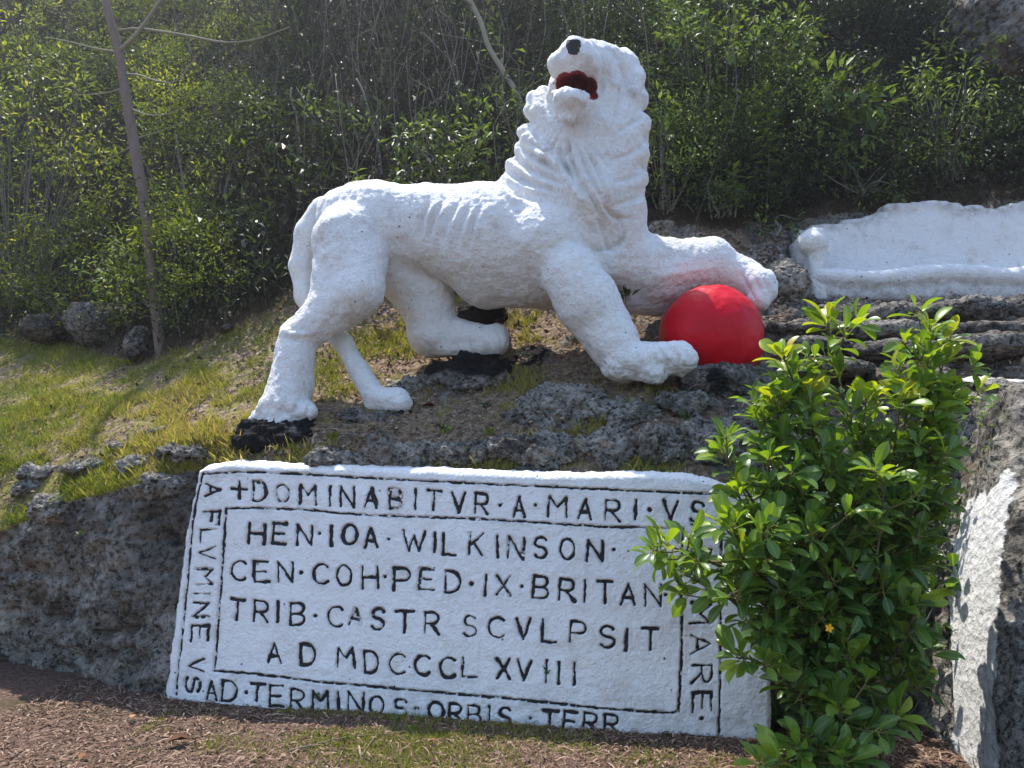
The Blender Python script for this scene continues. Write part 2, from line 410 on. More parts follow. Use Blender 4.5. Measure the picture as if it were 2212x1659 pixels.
# ------------------------------------------------------------------ panel plane (also carries the rock face)
A0 = at(370, 1508, ground_D(370, 1508)); B0 = at(1555, 1590, ground_D(1555, 1590))
LEAN = 0.10
_up = np.array([0.02, LEAN, 1.0]); _n = np.cross(B0 - A0, _up); _n /= np.linalg.norm(_n)
if _n[1] > 0: _n = -_n                                   # faces the viewer
def plane_D(px, py, off=0.0):
    d = at(px, py, 1.0) - EYE                              # ray scaled to unit depth
    o = A0 + _n * (-off)
    return ((o - EYE) @ _n) / (d @ _n)

# ------------------------------------------------------------------ ground sheet
xs = np.concatenate([-np.geomspace(4.2, 260, 22)[::-1], np.arange(-4, 4.01, .045), np.geomspace(4.2, 260, 22)])
ys = np.concatenate([-np.geomspace(1, 260, 16)[::-1], np.arange(-.5, 2.6, .25), np.arange(2.75, 6.0, .035), np.geomspace(6.1, 320, 26)])
GX, GY = np.meshgrid(xs, ys); P = np.stack([GX.ravel(), GY.ravel(), 0 * GX.ravel()], -1)
near = np.exp(-((P[:, 0] / 6) ** 2 + ((P[:, 1] - 4) / 4) ** 2))
P[:, 2] = near * (fbm(P, 1.2, 3, 3) * .03 + fbm(P, 9, 3, 5) * .012) - .012
qf = grid_faces(len(ys), len(xs))
ground = tag(mesh_obj('ground', P, qf, M_GROUND), kind='structure')
def ground_z(x, y):
    p = np.stack([np.asarray(x, float), np.asarray(y, float), 0 * np.asarray(x, float)], -1).reshape(-1, 3)
    nr = np.exp(-((p[:, 0] / 6) ** 2 + ((p[:, 1] - 4) / 4) ** 2))
    return nr * (fbm(p, 1.2, 3, 3) * .03 + fbm(p, 9, 3, 5) * .012) - .012

# ------------------------------------------------------------------ hillside sheet: rock face, ledge, turf slope, steep bank
KP = np.array([-2800, -700, 0, 150, 300, 415, 640, 1000, 1400, 1560, 1690, 1740, 1900, 2212, 2900], float)
KEYS = [  # (py, depth) of each row key at the columns above
    # wall top
    ([1700, 1330, 1150, 1080, 1045, 1012, 1004, 1012, 1030, 1040, 1020, 1000, 985, 950, 900],
     [8.2, 6.6, 5.75, 5.48, 5.24, 5.12, 5.02, 4.80, 4.56, 4.46, 4.75, 4.95, 5.05, 5.0, 5.0]),
    # ledge
    ([1400, 1100, 990, 985, 965, 950, 930, 905, 845, 820, 810, 805, 795, 775, 740],
     [9.0, 7.4, 6.35, 6.0, 5.65, 5.45, 5.45, 5.5, 5.4, 5.5, 5.6, 5.7, 5.8, 5.8, 5.8]),
    # slope
    ([1150, 900, 862, 872, 872, 862, 800, 775, 740, 690, 668, 660, 658, 650, 600],
     [10.6, 8.8, 7.5, 6.95, 6.45, 6.15, 6.4, 6.35, 6.0, 6.2, 6.45, 6.5, 6.55, 6.6, 6.6]),
    ([950, 830, 800, 810, 830, 806, 724, 705, 610, 585, 575, 684, 686, 684, 680],
     [12.0, 10., 8.6, 8.0, 7.3, 6.85, 7.0, 6.95, 6.7, 6.75, 6.95, 7.42, 7.45, 7.45, 7.45]),
    # foot of the bank
    ([820, 760, 735, 748, 790, 752, 648, 640, 490, 495, 500, 470, 455, 425, 380],
     [15., 12., 9.8, 9.2, 8.1, 7.7, 7.65, 7.6, 7.4, 7.4, 7.55, 7.62, 7.68, 7.7, 7.7]),
]
cols = np.concatenate([np.arange(-2800, -700, 60), np.arange(-700, -60, 25), np.arange(-60, 2270, 4.6), np.arange(2270, 2901, 25)])
rows_py, rows_D, seg_id = [], [], []
def key(j):
    py = np.interp(cols, KP, KEYS[j][0]); D = np.interp(cols, KP, KEYS[j][1])
    k = np.exp(-np.linspace(-2, 2, 25) ** 2); k /= k.sum()
    if j != 3:
        py = np.convolve(np.pad(py, 12, 'edge'), k, 'valid'); D = np.convolve(np.pad(D, 12, 'edge'), k, 'valid')
    return at(cols, py, D)
K = [key(j) for j in range(5)]
base = K[0].copy(); base[:, 2] = -.12
basepy = np.interp(cols, [-2800, -700, 0, 200, 370, 1555, 1660, 1740, 2212, 2900], [1350, 1400, 1432, 1474, 1512, 1599, 1570, 1510, 1500, 1500])
bD = ground_D(cols, basepy) + .13
bD = np.where(cols > 1660, np.interp(cols, [1660, 1740, 1900, 2900], [bD[np.argmin(abs(cols - 1660))], 4.75, 4.8, 4.8]), bD)
base = at(cols, basepy, bD); base[:, 2] = -.12
wt = K[0].copy()
wpy = proj(wt)[1]; wy = np.interp(cols, [300, 430, 1640, 1720], [0, 1, 1, 0])
wt = wt * (1 - wy[:, None]) + at(cols, wpy, plane_D(cols, wpy) + .17) * wy[:, None]
b1 = K[4] + np.stack([0 * cols, np.interp(cols, [0, 700, 2212], [5.6, 4.4, 3.8]), np.interp(cols, [-300, 0, 700, 2212], [11, 9.6, 7.6, 5.8])], -1)
b1[:, 0] *= 1.15
b2 = b1 + np.array([0, 7., 4.]); b2[:, 0] *= 1.4
b3 = b2 + np.array([0, 60., 6.]); b3[:, 0] *= 4
chain = [(base, wt, 76), (wt, K[1], 62), (K[1], K[2], 44), (K[2], K[3], 30), (K[3], K[4], 30), (K[4], b1, 70), (b1, b2, 10), (b2, b3, 5)]
G = []; SEG = []
for s_, (a, b, n_) in enumerate(chain):
    for t in np.arange(n_) / n_: G.append(a * (1 - t) + b * t); SEG.append(s_ + t)
G.append(b3); SEG.append(len(chain)); G = np.array(G); SEG = np.array(SEG)
nr, nc = G.shape[:2]
HV = G.reshape(-1, 3).copy(); HQ = grid_faces(nr, nc)[:, ::-1]
# round the kinks of the profile a little
for _ in range(3):
    g = HV.reshape(nr, nc, 3); g[1:-1] = .5 * g[1:-1] + .25 * (g[:-2] + g[2:])
HN = vnormals(HV, HQ)
if HN[:, 2].mean() < 0: HQ = HQ[:, ::-1].copy(); HN = -HN
HS = np.repeat(SEG, nc); HPX = np.tile(cols, nr)
n_big = fbm(HV, .9, 4, 21); n_mid = fbm(HV, 3.2, 5, 22, .6)
rocky = np.where(HS < 1.0, 1.0, 0.0)
ledge = (HS >= 1) & (HS < 2.4)
rocky = np.where(ledge, np.interp(HPX, [0, 380, 480, 700, 1000, 1500, 1700, 2212], [.28, .34, .36, .46, .50, .50, .66, .85]) - .10 * (HS - 1), rocky)
rocky = np.where((HS >= 2.4) & (HS < 5), np.interp(HPX, [0, 500, 700, 1000, 1350, 1600, 1700, 2212], [.05, .1, .2, .3, .5, .45, .9, .95]), rocky)
rocky = np.where(HS >= 5, .12, rocky)
turf = np.interp(HPX, [-700, 300, 560, 700, 900, 1100, 1500, 1700, 2300], [.8, .72, .62, .54, .5, .46, .42, .15, .1])
turf = np.where(HS < 1, .1, np.where(HS >= 5, .2, turf))
wor = worley(HV, 3.0, 5); wor2 = worley(HV, 8, 9); wor3 = worley(HV, 19, 12)
ridg = 1 - np.abs(fbm(HV * np.array([1, 1, 1.6]), 4.2, 5, 77, .62)) * 2.2
relief = .55 * n_mid + .8 * (.5 - wor) + .35 * (ridg - .5)
rk = sstep(.36, .66, rocky + .42 * relief)
ux, uy = proj(HV)
calm = np.ones(len(HV))
for (bx, by, br) in [(615, 915, 110), (850, 890, 60), (1010, 785, 110), (1420, 835, 120), (1560, 790, 120)]:
    calm = np.minimum(calm, sstep(.35, 1.0, np.hypot(ux - bx, (uy - by) * 1.4) / br))
amp = np.where(HS >= 5, .10, .022 + .05 * rk)
disp = amp * (n_mid * .9 + .5 * fbm(HV, 11, 4, 31, .6)) + rk * (.15 * (.5 - wor) + .07 * (.5 - wor2) + .022 * (.5 - wor3) + .045 * (ridg - .5)) * np.where(HS < 1, .75, calm) + .04 * n_big * (HS < 5)
# cracks in the rock face
for pts, wd, dp in [([(205, 1370), (235, 1372), (290, 1360), (298, 1355)], 7, .10), ([(300, 1395), (304, 1440)], 5, .08), ([(130, 1400), (160, 1425), (175, 1440)], 5, .06),
                    ([(0, 1420), (20, 1450)], 9, .08), ([(210, 1425), (260, 1405), (300, 1398)], 4, .05), ([(60, 1300), (90, 1330), (150, 1345)], 4, .04)]:
    dd, _ = seg_dist(ux, uy, pts); disp -= dp * np.exp(-(dd / wd) ** 2) * (HS < 1)
edge = sstep(0, .04, np.minimum(HS, 1.0)) 
fadefar = 1 - sstep(5.9, 6.3, HS)
HV = HV + HN * (disp * edge * np.where(HS > 5.9, fadefar, 1))[:, None]
# black paint round the hind feet, plus the body's cast shadow painted in
paint_shade = np.zeros(len(HV))
for (bx, by, br) in [(615, 930, 75), (1020, 790, 95), (1150, 765, 70)]:
    paint_shade = np.maximum(paint_shade, np.clip(1 - np.hypot((ux - bx), (uy - by) * 1.7) / br, 0, 1) * 1.3 * ((HS > 1) & (HS < 3.2)))
hill = tag(mesh_obj('hillside', HV, HQ, M_HILL, attrs={'rock': np.where(HS < 5, rk, rocky), 'humus_shade': sstep(4.9, 5.06, HS), 'turf': turf, 'black': np.clip(paint_shade, 0, 1)}), kind='structure')
HN = vnormals(HV, HQ)
HG = HV.reshape(nr, nc, 3); HNG = HN.reshape(nr, nc, 3)
UG, VG = proj(HG)
def hill_pick(px, py, smin=1.0, smax=5.0):
    """nearest sheet point (and normal) that shows at this pixel"""
    i0, i1 = np.searchsorted(SEG, [smin, smax]); j = np.argmin(abs(cols - px)); j0, j1 = max(0, j - 20), min(nc, j + 21)
    d = (UG[i0:i1, j0:j1] - px) ** 2 + (VG[i0:i1, j0:j1] - py) ** 2; k = np.unravel_index(np.argmin(d), d.shape)
    return HG[i0 + k[0], j0 + k[1]], HNG[i0 + k[0], j0 + k[1]]

# ------------------------------------------------------------------ inscribed panel
def arc(cx, cy, rx, ry, a0, a1, n=12):
    t = np.radians(np.linspace(a0, a1, n)); return [(cx + rx * math.cos(x), cy + ry * math.sin(x)) for x in t]
GLYPH = {
 '+': [[(0, .45), (1, .45)], [(.5, 0), (.5, 1)]],
 'A': [[(0, 1), (.5, 0)], [(.5, 0), (1, 1)], [(.18, .66), (.82, .66)]],
 'B': [[(0, 0), (0, 1)], [(0, 0), (.5, 0)] + arc(.55, .24, .38, .24, -90, 90, 9)[0:] + [(0, .48)], [(0, .48), (.55, .48)] + arc(.55, .74, .45, .26, -90, 90, 9) + [(0, 1)]],
 'C': [arc(.6, .5, .6, .5, -48, -312, 20)],
 'D': [[(0, 0), (0, 1)], [(0, 0), (.4, 0)] + arc(.42, .5, .58, .5, -90, 90, 14) + [(0, 1)]],
 'E': [[(0, 0), (0, 1)], [(0, 0), (.95, 0)], [(0, .5), (.8, .5)], [(0, 1), (1, 1)]],
 'F': [[(0, 0), (0, 1)], [(0, 0), (1, 0)], [(0, .5), (.75, .5)]],
 'H': [[(0, 0), (0, 1)], [(1, 0), (1, 1)], [(0, .5), (1, .5)]],
 'I': [[(.5, 0), (.5, 1)]],
 'K': [[(0, 0), (0, 1)], [(1, 0), (.08, .55)], [(.3, .42), (1, 1)]],
 'L': [[(0, 0), (0, 1)], [(0, 1), (1, 1)]],
 'M': [[(.03, 1), (.1, 0)], [(.1, 0), (.5, .5)], [(.5, .5), (.9, 0)], [(.9, 0), (.97, 1)]],
 'N': [[(0, 1), (0, 0)], [(0, 0), (1, 1)], [(1, 1), (1, 0)]],
 'O': [arc(.5, .5, .5, .5, 0, 360, 26)],
 'P': [[(0, 0), (0, 1)], [(0, 0), (.5, 0)] + arc(.55, .28, .45, .28, -90, 90, 11) + [(0, .56)]],
 'R': [[(0, 0), (0, 1)], [(0, 0), (.5, 0)] + arc(.52, .26, .42, .26, -90, 90, 11) + [(0, .52)], [(.4, .54), (1, 1)]],
 'S': [arc(.52, .25, .42, .25, -25, -240, 13) + arc(.48, .74, .46, .26, -70, 150, 14)],
 'T': [[(0, 0), (1, 0)], [(.5, 0), (.5, 1)]],
 'V': [[(0, 0), (.5, 1)], [(.5, 1), (1, 0)]],
 'W': [[(0, 0), (.27, 1)], [(.27, 1), (.5, .25)], [(.5, .25), (.73, 1)], [(.73, 1), (1, 0)]],
 'X': [[(0, 0), (1, 1)], [(1, 0), (0, 1)]],
 '.': [[(.5, .5), (.52, .5)]],
}
TEXT = []   # (line id, char, cx, cy, w, h, rotated, wear)
def put(line, rows, rot=False, h0=42, w0=30):
    for r in rows:
        ch, cx, cy = r[:3]; w_ = r[3] if len(r) > 3 else (w0 if ch not in 'I.' else 8); h_ = r[4] if len(r) > 4 else h0; wear = r[5] if len(r) > 5 else 1
        TEXT.append((line, ch, cx, cy, w_, h_, rot, wear))
put('top', [('+', 516, 1058, 34, 36), ('D', 560, 1062, 27, 41, .72), ('O', 609, 1066, 28, 37, .62), ('M', 665, 1069, 38, 40, .85), ('I', 712, 1071), ('N', 750, 1073, 29, 43), ('A', 801, 1076, 27, 42), ('B', 854, 1078, 25, 40, .6), ('I', 897, 1079), ('T', 937, 1081, 28, 42), ('V', 990, 1085, 27, 42), ('R', 1040, 1088, 28, 43), ('.', 1080, 1090), ('A', 1121, 1095, 25, 44, .9), ('.', 1156, 1091), ('M', 1204, 1095, 44, 42), ('A', 1264, 1100, 28, 42), ('R', 1324, 1103, 32, 45, .9), ('I', 1373, 1101), ('.', 1404, 1101), ('V', 1449, 1103, 31, 42), ('S', 1507, 1106, 30, 44, .9)])
put('first', [('H', 554, 1153, 34, 42), ('E', 603, 1153, 28, 43), ('N', 657, 1156, 32, 42), ('.', 691, 1152), ('I', 716, 1157), ('O', 756, 1155, 31, 42), ('A', 801, 1162, 28, 42), ('.', 839, 1165), ('W', 893, 1168, 48, 44), ('I', 938, 1171), ('L', 971, 1175, 28, 47), ('K', 1028, 1175, 28, 48, .8), ('I', 1074, 1181, 8, 46), ('N', 1114, 1184, 32, 46, .75), ('S', 1167, 1183, 29, 45), ('O', 1225, 1186, 30, 44), ('N', 1285, 1190, 33, 44), ('.', 1325, 1188)])
put('second', [('C', 515, 1233, 30, 42), ('E', 564, 1235, 30, 43), ('N', 615, 1236, 31, 42, .9), ('.', 649, 1237, 5, 5), ('C', 692, 1240, 31, 43), ('O', 743, 1243, 31, 44), ('H', 799, 1247, 33, 47), ('.', 831, 1246, 5, 5), ('P', 867, 1252, 34, 48), ('E', 921, 1252, 31, 44, .8), ('D', 977, 1257, 31, 46), ('.', 1018, 1261, 5, 5), ('I', 1048, 1265, 8, 46), ('X', 1087, 1265, 28, 40, .85), ('.', 1126, 1267), ('B', 1168, 1269, 32, 47), ('R', 1225, 1275, 33, 46), ('I', 1263, 1277, 8, 46), ('T', 1307, 1279, 31, 46), ('A', 1357, 1284, 30, 44), ('N', 1411, 1286, 34, 46), ('.', 1438, 1285, 5, 5)])
put('third', [('T', 512, 1317, 28, 43), ('R', 564, 1321, 30, 44), ('I', 600, 1322), ('B', 642, 1327, 30, 46), ('.', 681, 1331), ('C', 723, 1332, 30, 43), ('A', 767, 1332, 26, 36, .65), ('S', 816, 1337, 29, 46, .85), ('T', 873, 1344, 39, 46), ('R', 933, 1347, 30, 46), ('S', 1015, 1353, 29, 44), ('C', 1072, 1356, 33, 43, .9), ('V', 1130, 1359, 30, 44, .9), ('L', 1187, 1364, 31, 47), ('P', 1249, 1366, 33, 44), ('S', 1312, 1376, 34, 46), ('I', 1353, 1383, 8, 46), ('T', 1405, 1381, 32, 46)])
put('fourth', [('A', 592, 1411, 28, 43), ('D', 664, 1414, 31, 45), ('M', 746, 1422, 39, 42, .9), ('D', 801, 1431, 29, 46), ('C', 857, 1435, 33, 43), ('C', 911, 1438, 31, 42, .85), ('C', 966, 1443, 31, 44), ('L', 1015, 1442, 32, 42, .8), ('X', 1087, 1445, 28, 42), ('V', 1132, 1448, 30, 44), ('I', 1180, 1451, 8, 46, .9), ('I', 1207, 1454, 8, 46), ('I', 1241, 1456, 8, 46)])
put('left', [('A', 459, 1058, 25, 32), ('F', 456, 1119, 28, 34, .85), ('L', 449, 1158, 28, 32, .8), ('V', 447, 1194, 26, 36), ('M', 440, 1246, 38, 34, .7), ('I', 434, 1283, 6, 34, .7), ('N', 432, 1318, 30, 33, .75), ('E', 429, 1369, 32, 36, .95), ('V', 422, 1438, 28, 33), ('S', 414, 1480, 34, 32, .85)], True)
put('right', [('D', 1514, 1205, 36, 42), ('A', 1514, 1150, 36, 42), ('M', 1514, 1326, 48, 42), ('A', 1514, 1392, 40, 42), ('R', 1517, 1457, 38, 42), ('E', 1517, 1517, 42, 40), ('.', 1516, 1551)], True)
put('bottom', [('A', 455, 1493, 22, 38, .85), ('D', 494, 1494, 30, 44), ('.', 530, 1497), ('T', 554, 1496, 30, 36), ('E', 596, 1504, 29, 44), ('R', 641, 1513, 28, 44), ('M', 690, 1516, 37, 42), ('I', 730, 1518), ('N', 767, 1519, 33, 46), ('O', 813, 1525, 30, 38), ('S', 864, 1531, 28, 40, .8), ('.', 899, 1532, 5, 5, .7), ('O', 941, 1537, 32, 38), ('R', 983, 1541, 28, 40), ('B', 1024, 1545, 28, 40), ('I', 1056, 1548), ('S', 1090, 1550, 28, 40), ('.', 1146, 1553), ('T', 1188, 1556, 32, 40), ('E', 1232, 1558, 28, 40), ('R', 1276, 1561, 30, 40), ('R', 1322, 1564, 30, 40)])
FRAME = [('outer', [(436, 1024), (520, 1020), (600, 1022), (700, 1027), (800, 1033), (1000, 1043), (1150, 1050), (1350, 1059), (1556, 1068)], 5), ('outer', [(437, 1022), (424, 1080), (414, 1150), (405, 1250), (397, 1310), (388, 1400), (378, 1502)], 5),
         ('outer', [(1555, 1070), (1559, 1200), (1557, 1400), (1553, 1590)], 5), ('inner', [(488, 1098), (560, 1098), (650, 1101), (780, 1112), (900, 1117), (1000, 1120), (1150, 1128), (1300, 1138), (1385, 1139), (1474, 1143)], 5),
         ('inner', [(488, 1098), (482, 1190), (474, 1300), (468, 1380), (463, 1443)], 5), ('inner', [(461, 1449), (530, 1455), (600, 1463), (700, 1474), (840, 1487), (950, 1497), (1100, 1510), (1300, 1530), (1442, 1540), (1466, 1536)], 5.5),
         ('inner', [(1476, 1142), (1472, 1250), (1473, 1380), (1466, 1537)], 6)]
ns, ntt = 660, 312
s = np.linspace(0, 1, ns); t = np.linspace(0, 1, ntt)
topx = np.interp(s, [0, 1], [424, 1664]); topy = np.interp(topx, [424, 445, 480, 510, 560, 640, 760, 900, 1000, 1200, 1380, 1480, 1555, 1620, 1664], [1012, 1000, 993, 990, 993, 997, 998, 1004, 1008, 1016, 1013, 1019, 1036, 1050, 1062])
botx = np.interp(s, [0, 1], [347, 1668]); boty = np.interp(botx, [347, 480, 600, 870, 1150, 1555, 1668], [1520, 1545, 1560, 1590, 1600, 1625, 1625])
lefx = np.interp(t, [0, .25, .5, .75, 1], [424, 399, 380, 363, 347]); lefy = np.interp(t, [0, 1], [1012, 1520])
rigx = np.interp(t, [0, .5, 1], [1664, 1670, 1668]); rigy = np.interp(t, [0, 1], [1062, 1625])
S_, T_ = np.meshgrid(s, t)
def coons(top, bot, lef, rig):
    return ((1 - T_) * top[None] + T_ * bot[None] + (1 - S_) * lef[:, None] + S_ * rig[:, None]
            - ((1 - S_) * (1 - T_) * top[0] + S_ * (1 - T_) * top[-1] + (1 - S_) * T_ * bot[0] + S_ * T_ * bot[-1]))
PX, PY = coons(topx, botx, lefx, rigx), coons(topy, boty, lefy, rigy)
nn = np.stack([PX.ravel(), PY.ravel(), 0 * PX.ravel()], -1)
rag = fbm(nn, .045, 4, 61, .65).reshape(PX.shape)
eL = S_ * 1270; eT = T_ * 540; eR = (1 - S_) * 1270
PX = PX - 7 * rag * np.exp(-eL / 10) + 6 * rag * np.exp(-eR / 10)
PY = PY - 6 * rag * np.exp(-eT / 9)
jx = PX + 1.7 * fbm(nn, .09, 3, 71).reshape(PX.shape); jy = PY + 1.7 * fbm(nn, .09, 3, 72).reshape(PX.shape)
ink = np.zeros(PX.shape); cut = np.zeros(PX.shape); lid = np.zeros(PX.shape, int); halo = np.zeros(PX.shape); gid = np.zeros(PX.shape, int)
LINES = ['top', 'first', 'second', 'third', 'fourth', 'left', 'right', 'bottom', 'outer', 'inner']
thick = fbm(nn, .05, 3, 73).reshape(PX.shape); fleck = fbm(nn, .14, 3, 74).reshape(PX.shape)
rl = random.Random(3)
for gi_, (line, ch, cx, cy, w_, h_, rot, wear) in enumerate(TEXT):
    m = (abs(jx - cx) < 40) & (abs(jy - cy) < 40); x, y = jx[m], jy[m]; best = np.full(x.shape, 1e9)
    sl_ = 0.0 if rot else .03; tilt = rl.uniform(-.05, .05)
    for st in GLYPH[ch]:
        st = np.array(st, float); q = (st - .5) * [w_, h_]
        q = q @ np.array([[math.cos(tilt), math.sin(tilt)], [-math.sin(tilt), math.cos(tilt)]])
        if rot: q = np.stack([-q[:, 1], q[:, 0]], -1)
        q[:, 1] += q[:, 0] * (.05 if not rot else 0); q[:, 0] -= q[:, 1] * (.05 if rot else .03)
        d, _ = seg_dist(x, y, q + [cx, cy]); best = np.minimum(best, d * rl.uniform(.74, 1.25))
    hw = (3.0 if not rot else 2.6) * (1.45 if ch == '.' else 1) + thick[m] * 2.4
    k = np.clip((hw + 1.0 - best) / 2.0, 0, 1) 
    wr = np.clip(.5 + .5 * wear + (fleck[m] - .05) * (1.15 - wear) * 2.0, 0, 1) if wear < 1 else np.clip(1.05 + fleck[m] * .5, 0, 1)
    upd = k > cut[m]; a_ = lid[m]; a_[upd] = LINES.index(line); lid[m] = a_; a_ = gid[m]; a_[upd] = gi_ + 1; gid[m] = a_
    cut[m] = np.maximum(cut[m], k); ink[m] = np.maximum(ink[m], k * wr)
    halo[m] = np.maximum(halo[m], np.exp(-(best / 8) ** 2))
for gi_, (line, pts, wd) in enumerate(FRAME):
    d, par = seg_dist(jx, jy, curve(pts, 60)); hw = wd * .5 + thick * 1.8
    k = np.clip((hw + 1 - d) / 2, 0, 1); wr = np.clip(.95 + fleck * 1.1, 0, 1)
    upd = k > cut; lid[upd] = LINES.index(line); gid[upd] = 1000 + gi_; cut = np.maximum(cut, k); ink = np.maximum(ink, k * wr); halo = np.maximum(halo, np.exp(-(d / 8) ** 2))
Dp = plane_D(PX.ravel(), PY.ravel()).reshape(PX.shape)
W = at(PX, PY, Dp).reshape(-1, 3)
rnd = np.zeros(PX.shape)
for e, rr, ext in ((eT, 20, .11), (eL, 16, .07), (eR, 14, .07)):
    q = np.clip(1 - e / rr, 0, 1); rnd = np.maximum(rnd, ext * (1 - np.sqrt(np.clip(1 - q * q, 0, 1))))
rough = fbm(W, 1.8, 3, 81) * .016 + fbm(W, 9, 4, 82) * .006 + fbm(W, 32, 3, 83) * .0022
dep = -rnd.ravel() - .016 * cut.ravel() + .002 * halo.ravel() * (1 - cut.ravel()) + rough
W = W + _n[None] * dep[:, None]
# skirt: the slab's sides run back into the rock
ring_t = W.reshape(ntt, ns, 3)[0]; 
WG = W.reshape(ntt, ns, 3)
def skirt(edge, back): return np.stack([edge - _n * back * k_ + np.array([0, 0, .004 * 0]) for k_ in (.35, .7, 1.0)])
qs = grid_faces(ntt, ns)
N_ = vnormals(W, qs)
if N_[:, 1].mean() > 0: qs = qs[:, ::-1].copy(); N_ = -N_
panel = empty('inscription_panel', A0, 'white painted rock panel with black carved Latin inscription below the lion', 'inscription')
grim = np.clip(np.interp(PY, [1440, 1600], [0, .55]) * (.6 + rag) + .55 * halo * (1 - cut) * np.clip(.35 + 1.6 * fbm(nn, .028, 3, 78).reshape(PX.shape), 0, 1), 0, 1)
face_ink = cut.ravel()[qs].mean(1) > .5; face_lid = np.take_along_axis(lid.ravel()[qs], cut.ravel()[qs].argmax(1)[:, None], 1)[:, 0]
LN = {'top': 'carved border lettering beginning with a cross', 'first': 'first carved text line', 'second': 'second carved text line', 'third': 'third carved text line', 'fourth': 'carved date line', 'left': 'sideways lettering down the left border', 'right': 'sideways lettering down the right border', 'bottom': 'half buried lettering of the bottom border', 'outer': 'outer black frame line', 'inner': 'inner black frame line'}
def sub_mesh(name, sel, parent, org, label=None, lift=0.0):
    f = qs[sel]
    if not len(f): return None
    u, inv = np.unique(f, return_inverse=True); f = inv.reshape(f.shape)
    o = mesh_obj(name, W[u] + N_[u] * lift - org, f, M_PLAQ, parent, {'ink': ink.ravel()[u], 'grime': grim.ravel()[u]}, True, N_[u])
    if label: o['label'] = label
    return o
sub_mesh('slab', np.ones(len(qs), bool), panel, A0)
face_gid = np.take_along_axis(gid.ravel()[qs], cut.ravel()[qs].argmax(1)[:, None], 1)[:, 0]
line_root = {}
for g_, (line, ch, cx, cy, *_r) in enumerate(TEXT):
    if line not in line_root:
        e = bpy.data.objects.new('text_line', None); e.empty_display_size = .1; link(e, panel)
        c_ = at(cx, cy, plane_D(cx, cy)); e.location = Vector(c_ - A0); e['label'] = LN[line]; line_root[line] = (e, c_)
    e, c_ = line_root[line]
    sub_mesh('dot' if ch == '.' else 'letter', face_ink & (face_gid == g_ + 1), e, c_, None, .0015)
for g_, (line, pts, wd) in enumerate(FRAME):
    sub_mesh('frame_line', face_ink & (face_gid == 1000 + g_), panel, A0, LN[line], .0015)
sk = MB()
for edge_, bk in ((WG[0], .34), (WG[:, 0], .16), (WG[:, -1], .3)):
    L_ = len(edge_); st = np.concatenate([edge_[None] - A0, skirt(edge_, bk) - A0]).reshape(-1, 3); 
    st[L_:] += (fbm(st[L_:] , 7, 3, 90) * .03)[:, None] * np.array([0, 0, 1.])
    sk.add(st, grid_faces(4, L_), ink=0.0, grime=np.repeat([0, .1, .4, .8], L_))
sk.build('slab_edge', M_PLAQ, panel)

# ------------------------------------------------------------------ lion statue
def px_r(r, D): return r * D / F
def build_field(prims, h, margin=.12):
    pts = []; 
    for p in prims:
        if p[0] == 'c':
            for q, r in ((p[1], p[3]), (p[2], p[4])): pts.append((at(*q), px_r(r, q[2])))
        elif p[0] == 'e': pts.append((at(*p[1]), max(p[2])))
        elif p[0] == 'b': pts += [(p[1] + p[2], .05), (p[1] - p[2], .05)]
    lo = np.min([p - r * 1.25 for p, r in pts], 0) - margin; hi = np.max([p + r * 1.25 for p, r in pts], 0) + margin
    f = Field(lo, hi, h)
    for p in prims:
        opt = p[-1] if isinstance(p[-1], dict) else {}
        if p[0] == 'c': f.cap(at(*p[1]), at(*p[2]), px_r(p[3], p[1][2]), px_r(p[4], p[2][2]), **opt)
        elif p[0] == 'b': f.box(p[1], p[2], p[3], **opt)
        elif p[0] == 'e': f.ell(at(*p[1]), p[2], **opt)
        elif p[0] == '-': f.cap(at(*p[1]), at(*p[2]), px_r(p[3], p[1][2]), px_r(p[4], p[2][2]), sub=True, **opt)
        elif p[0] == '-e': f.ell(at(*p[1]), p[2], sub=True, **opt)
    return f
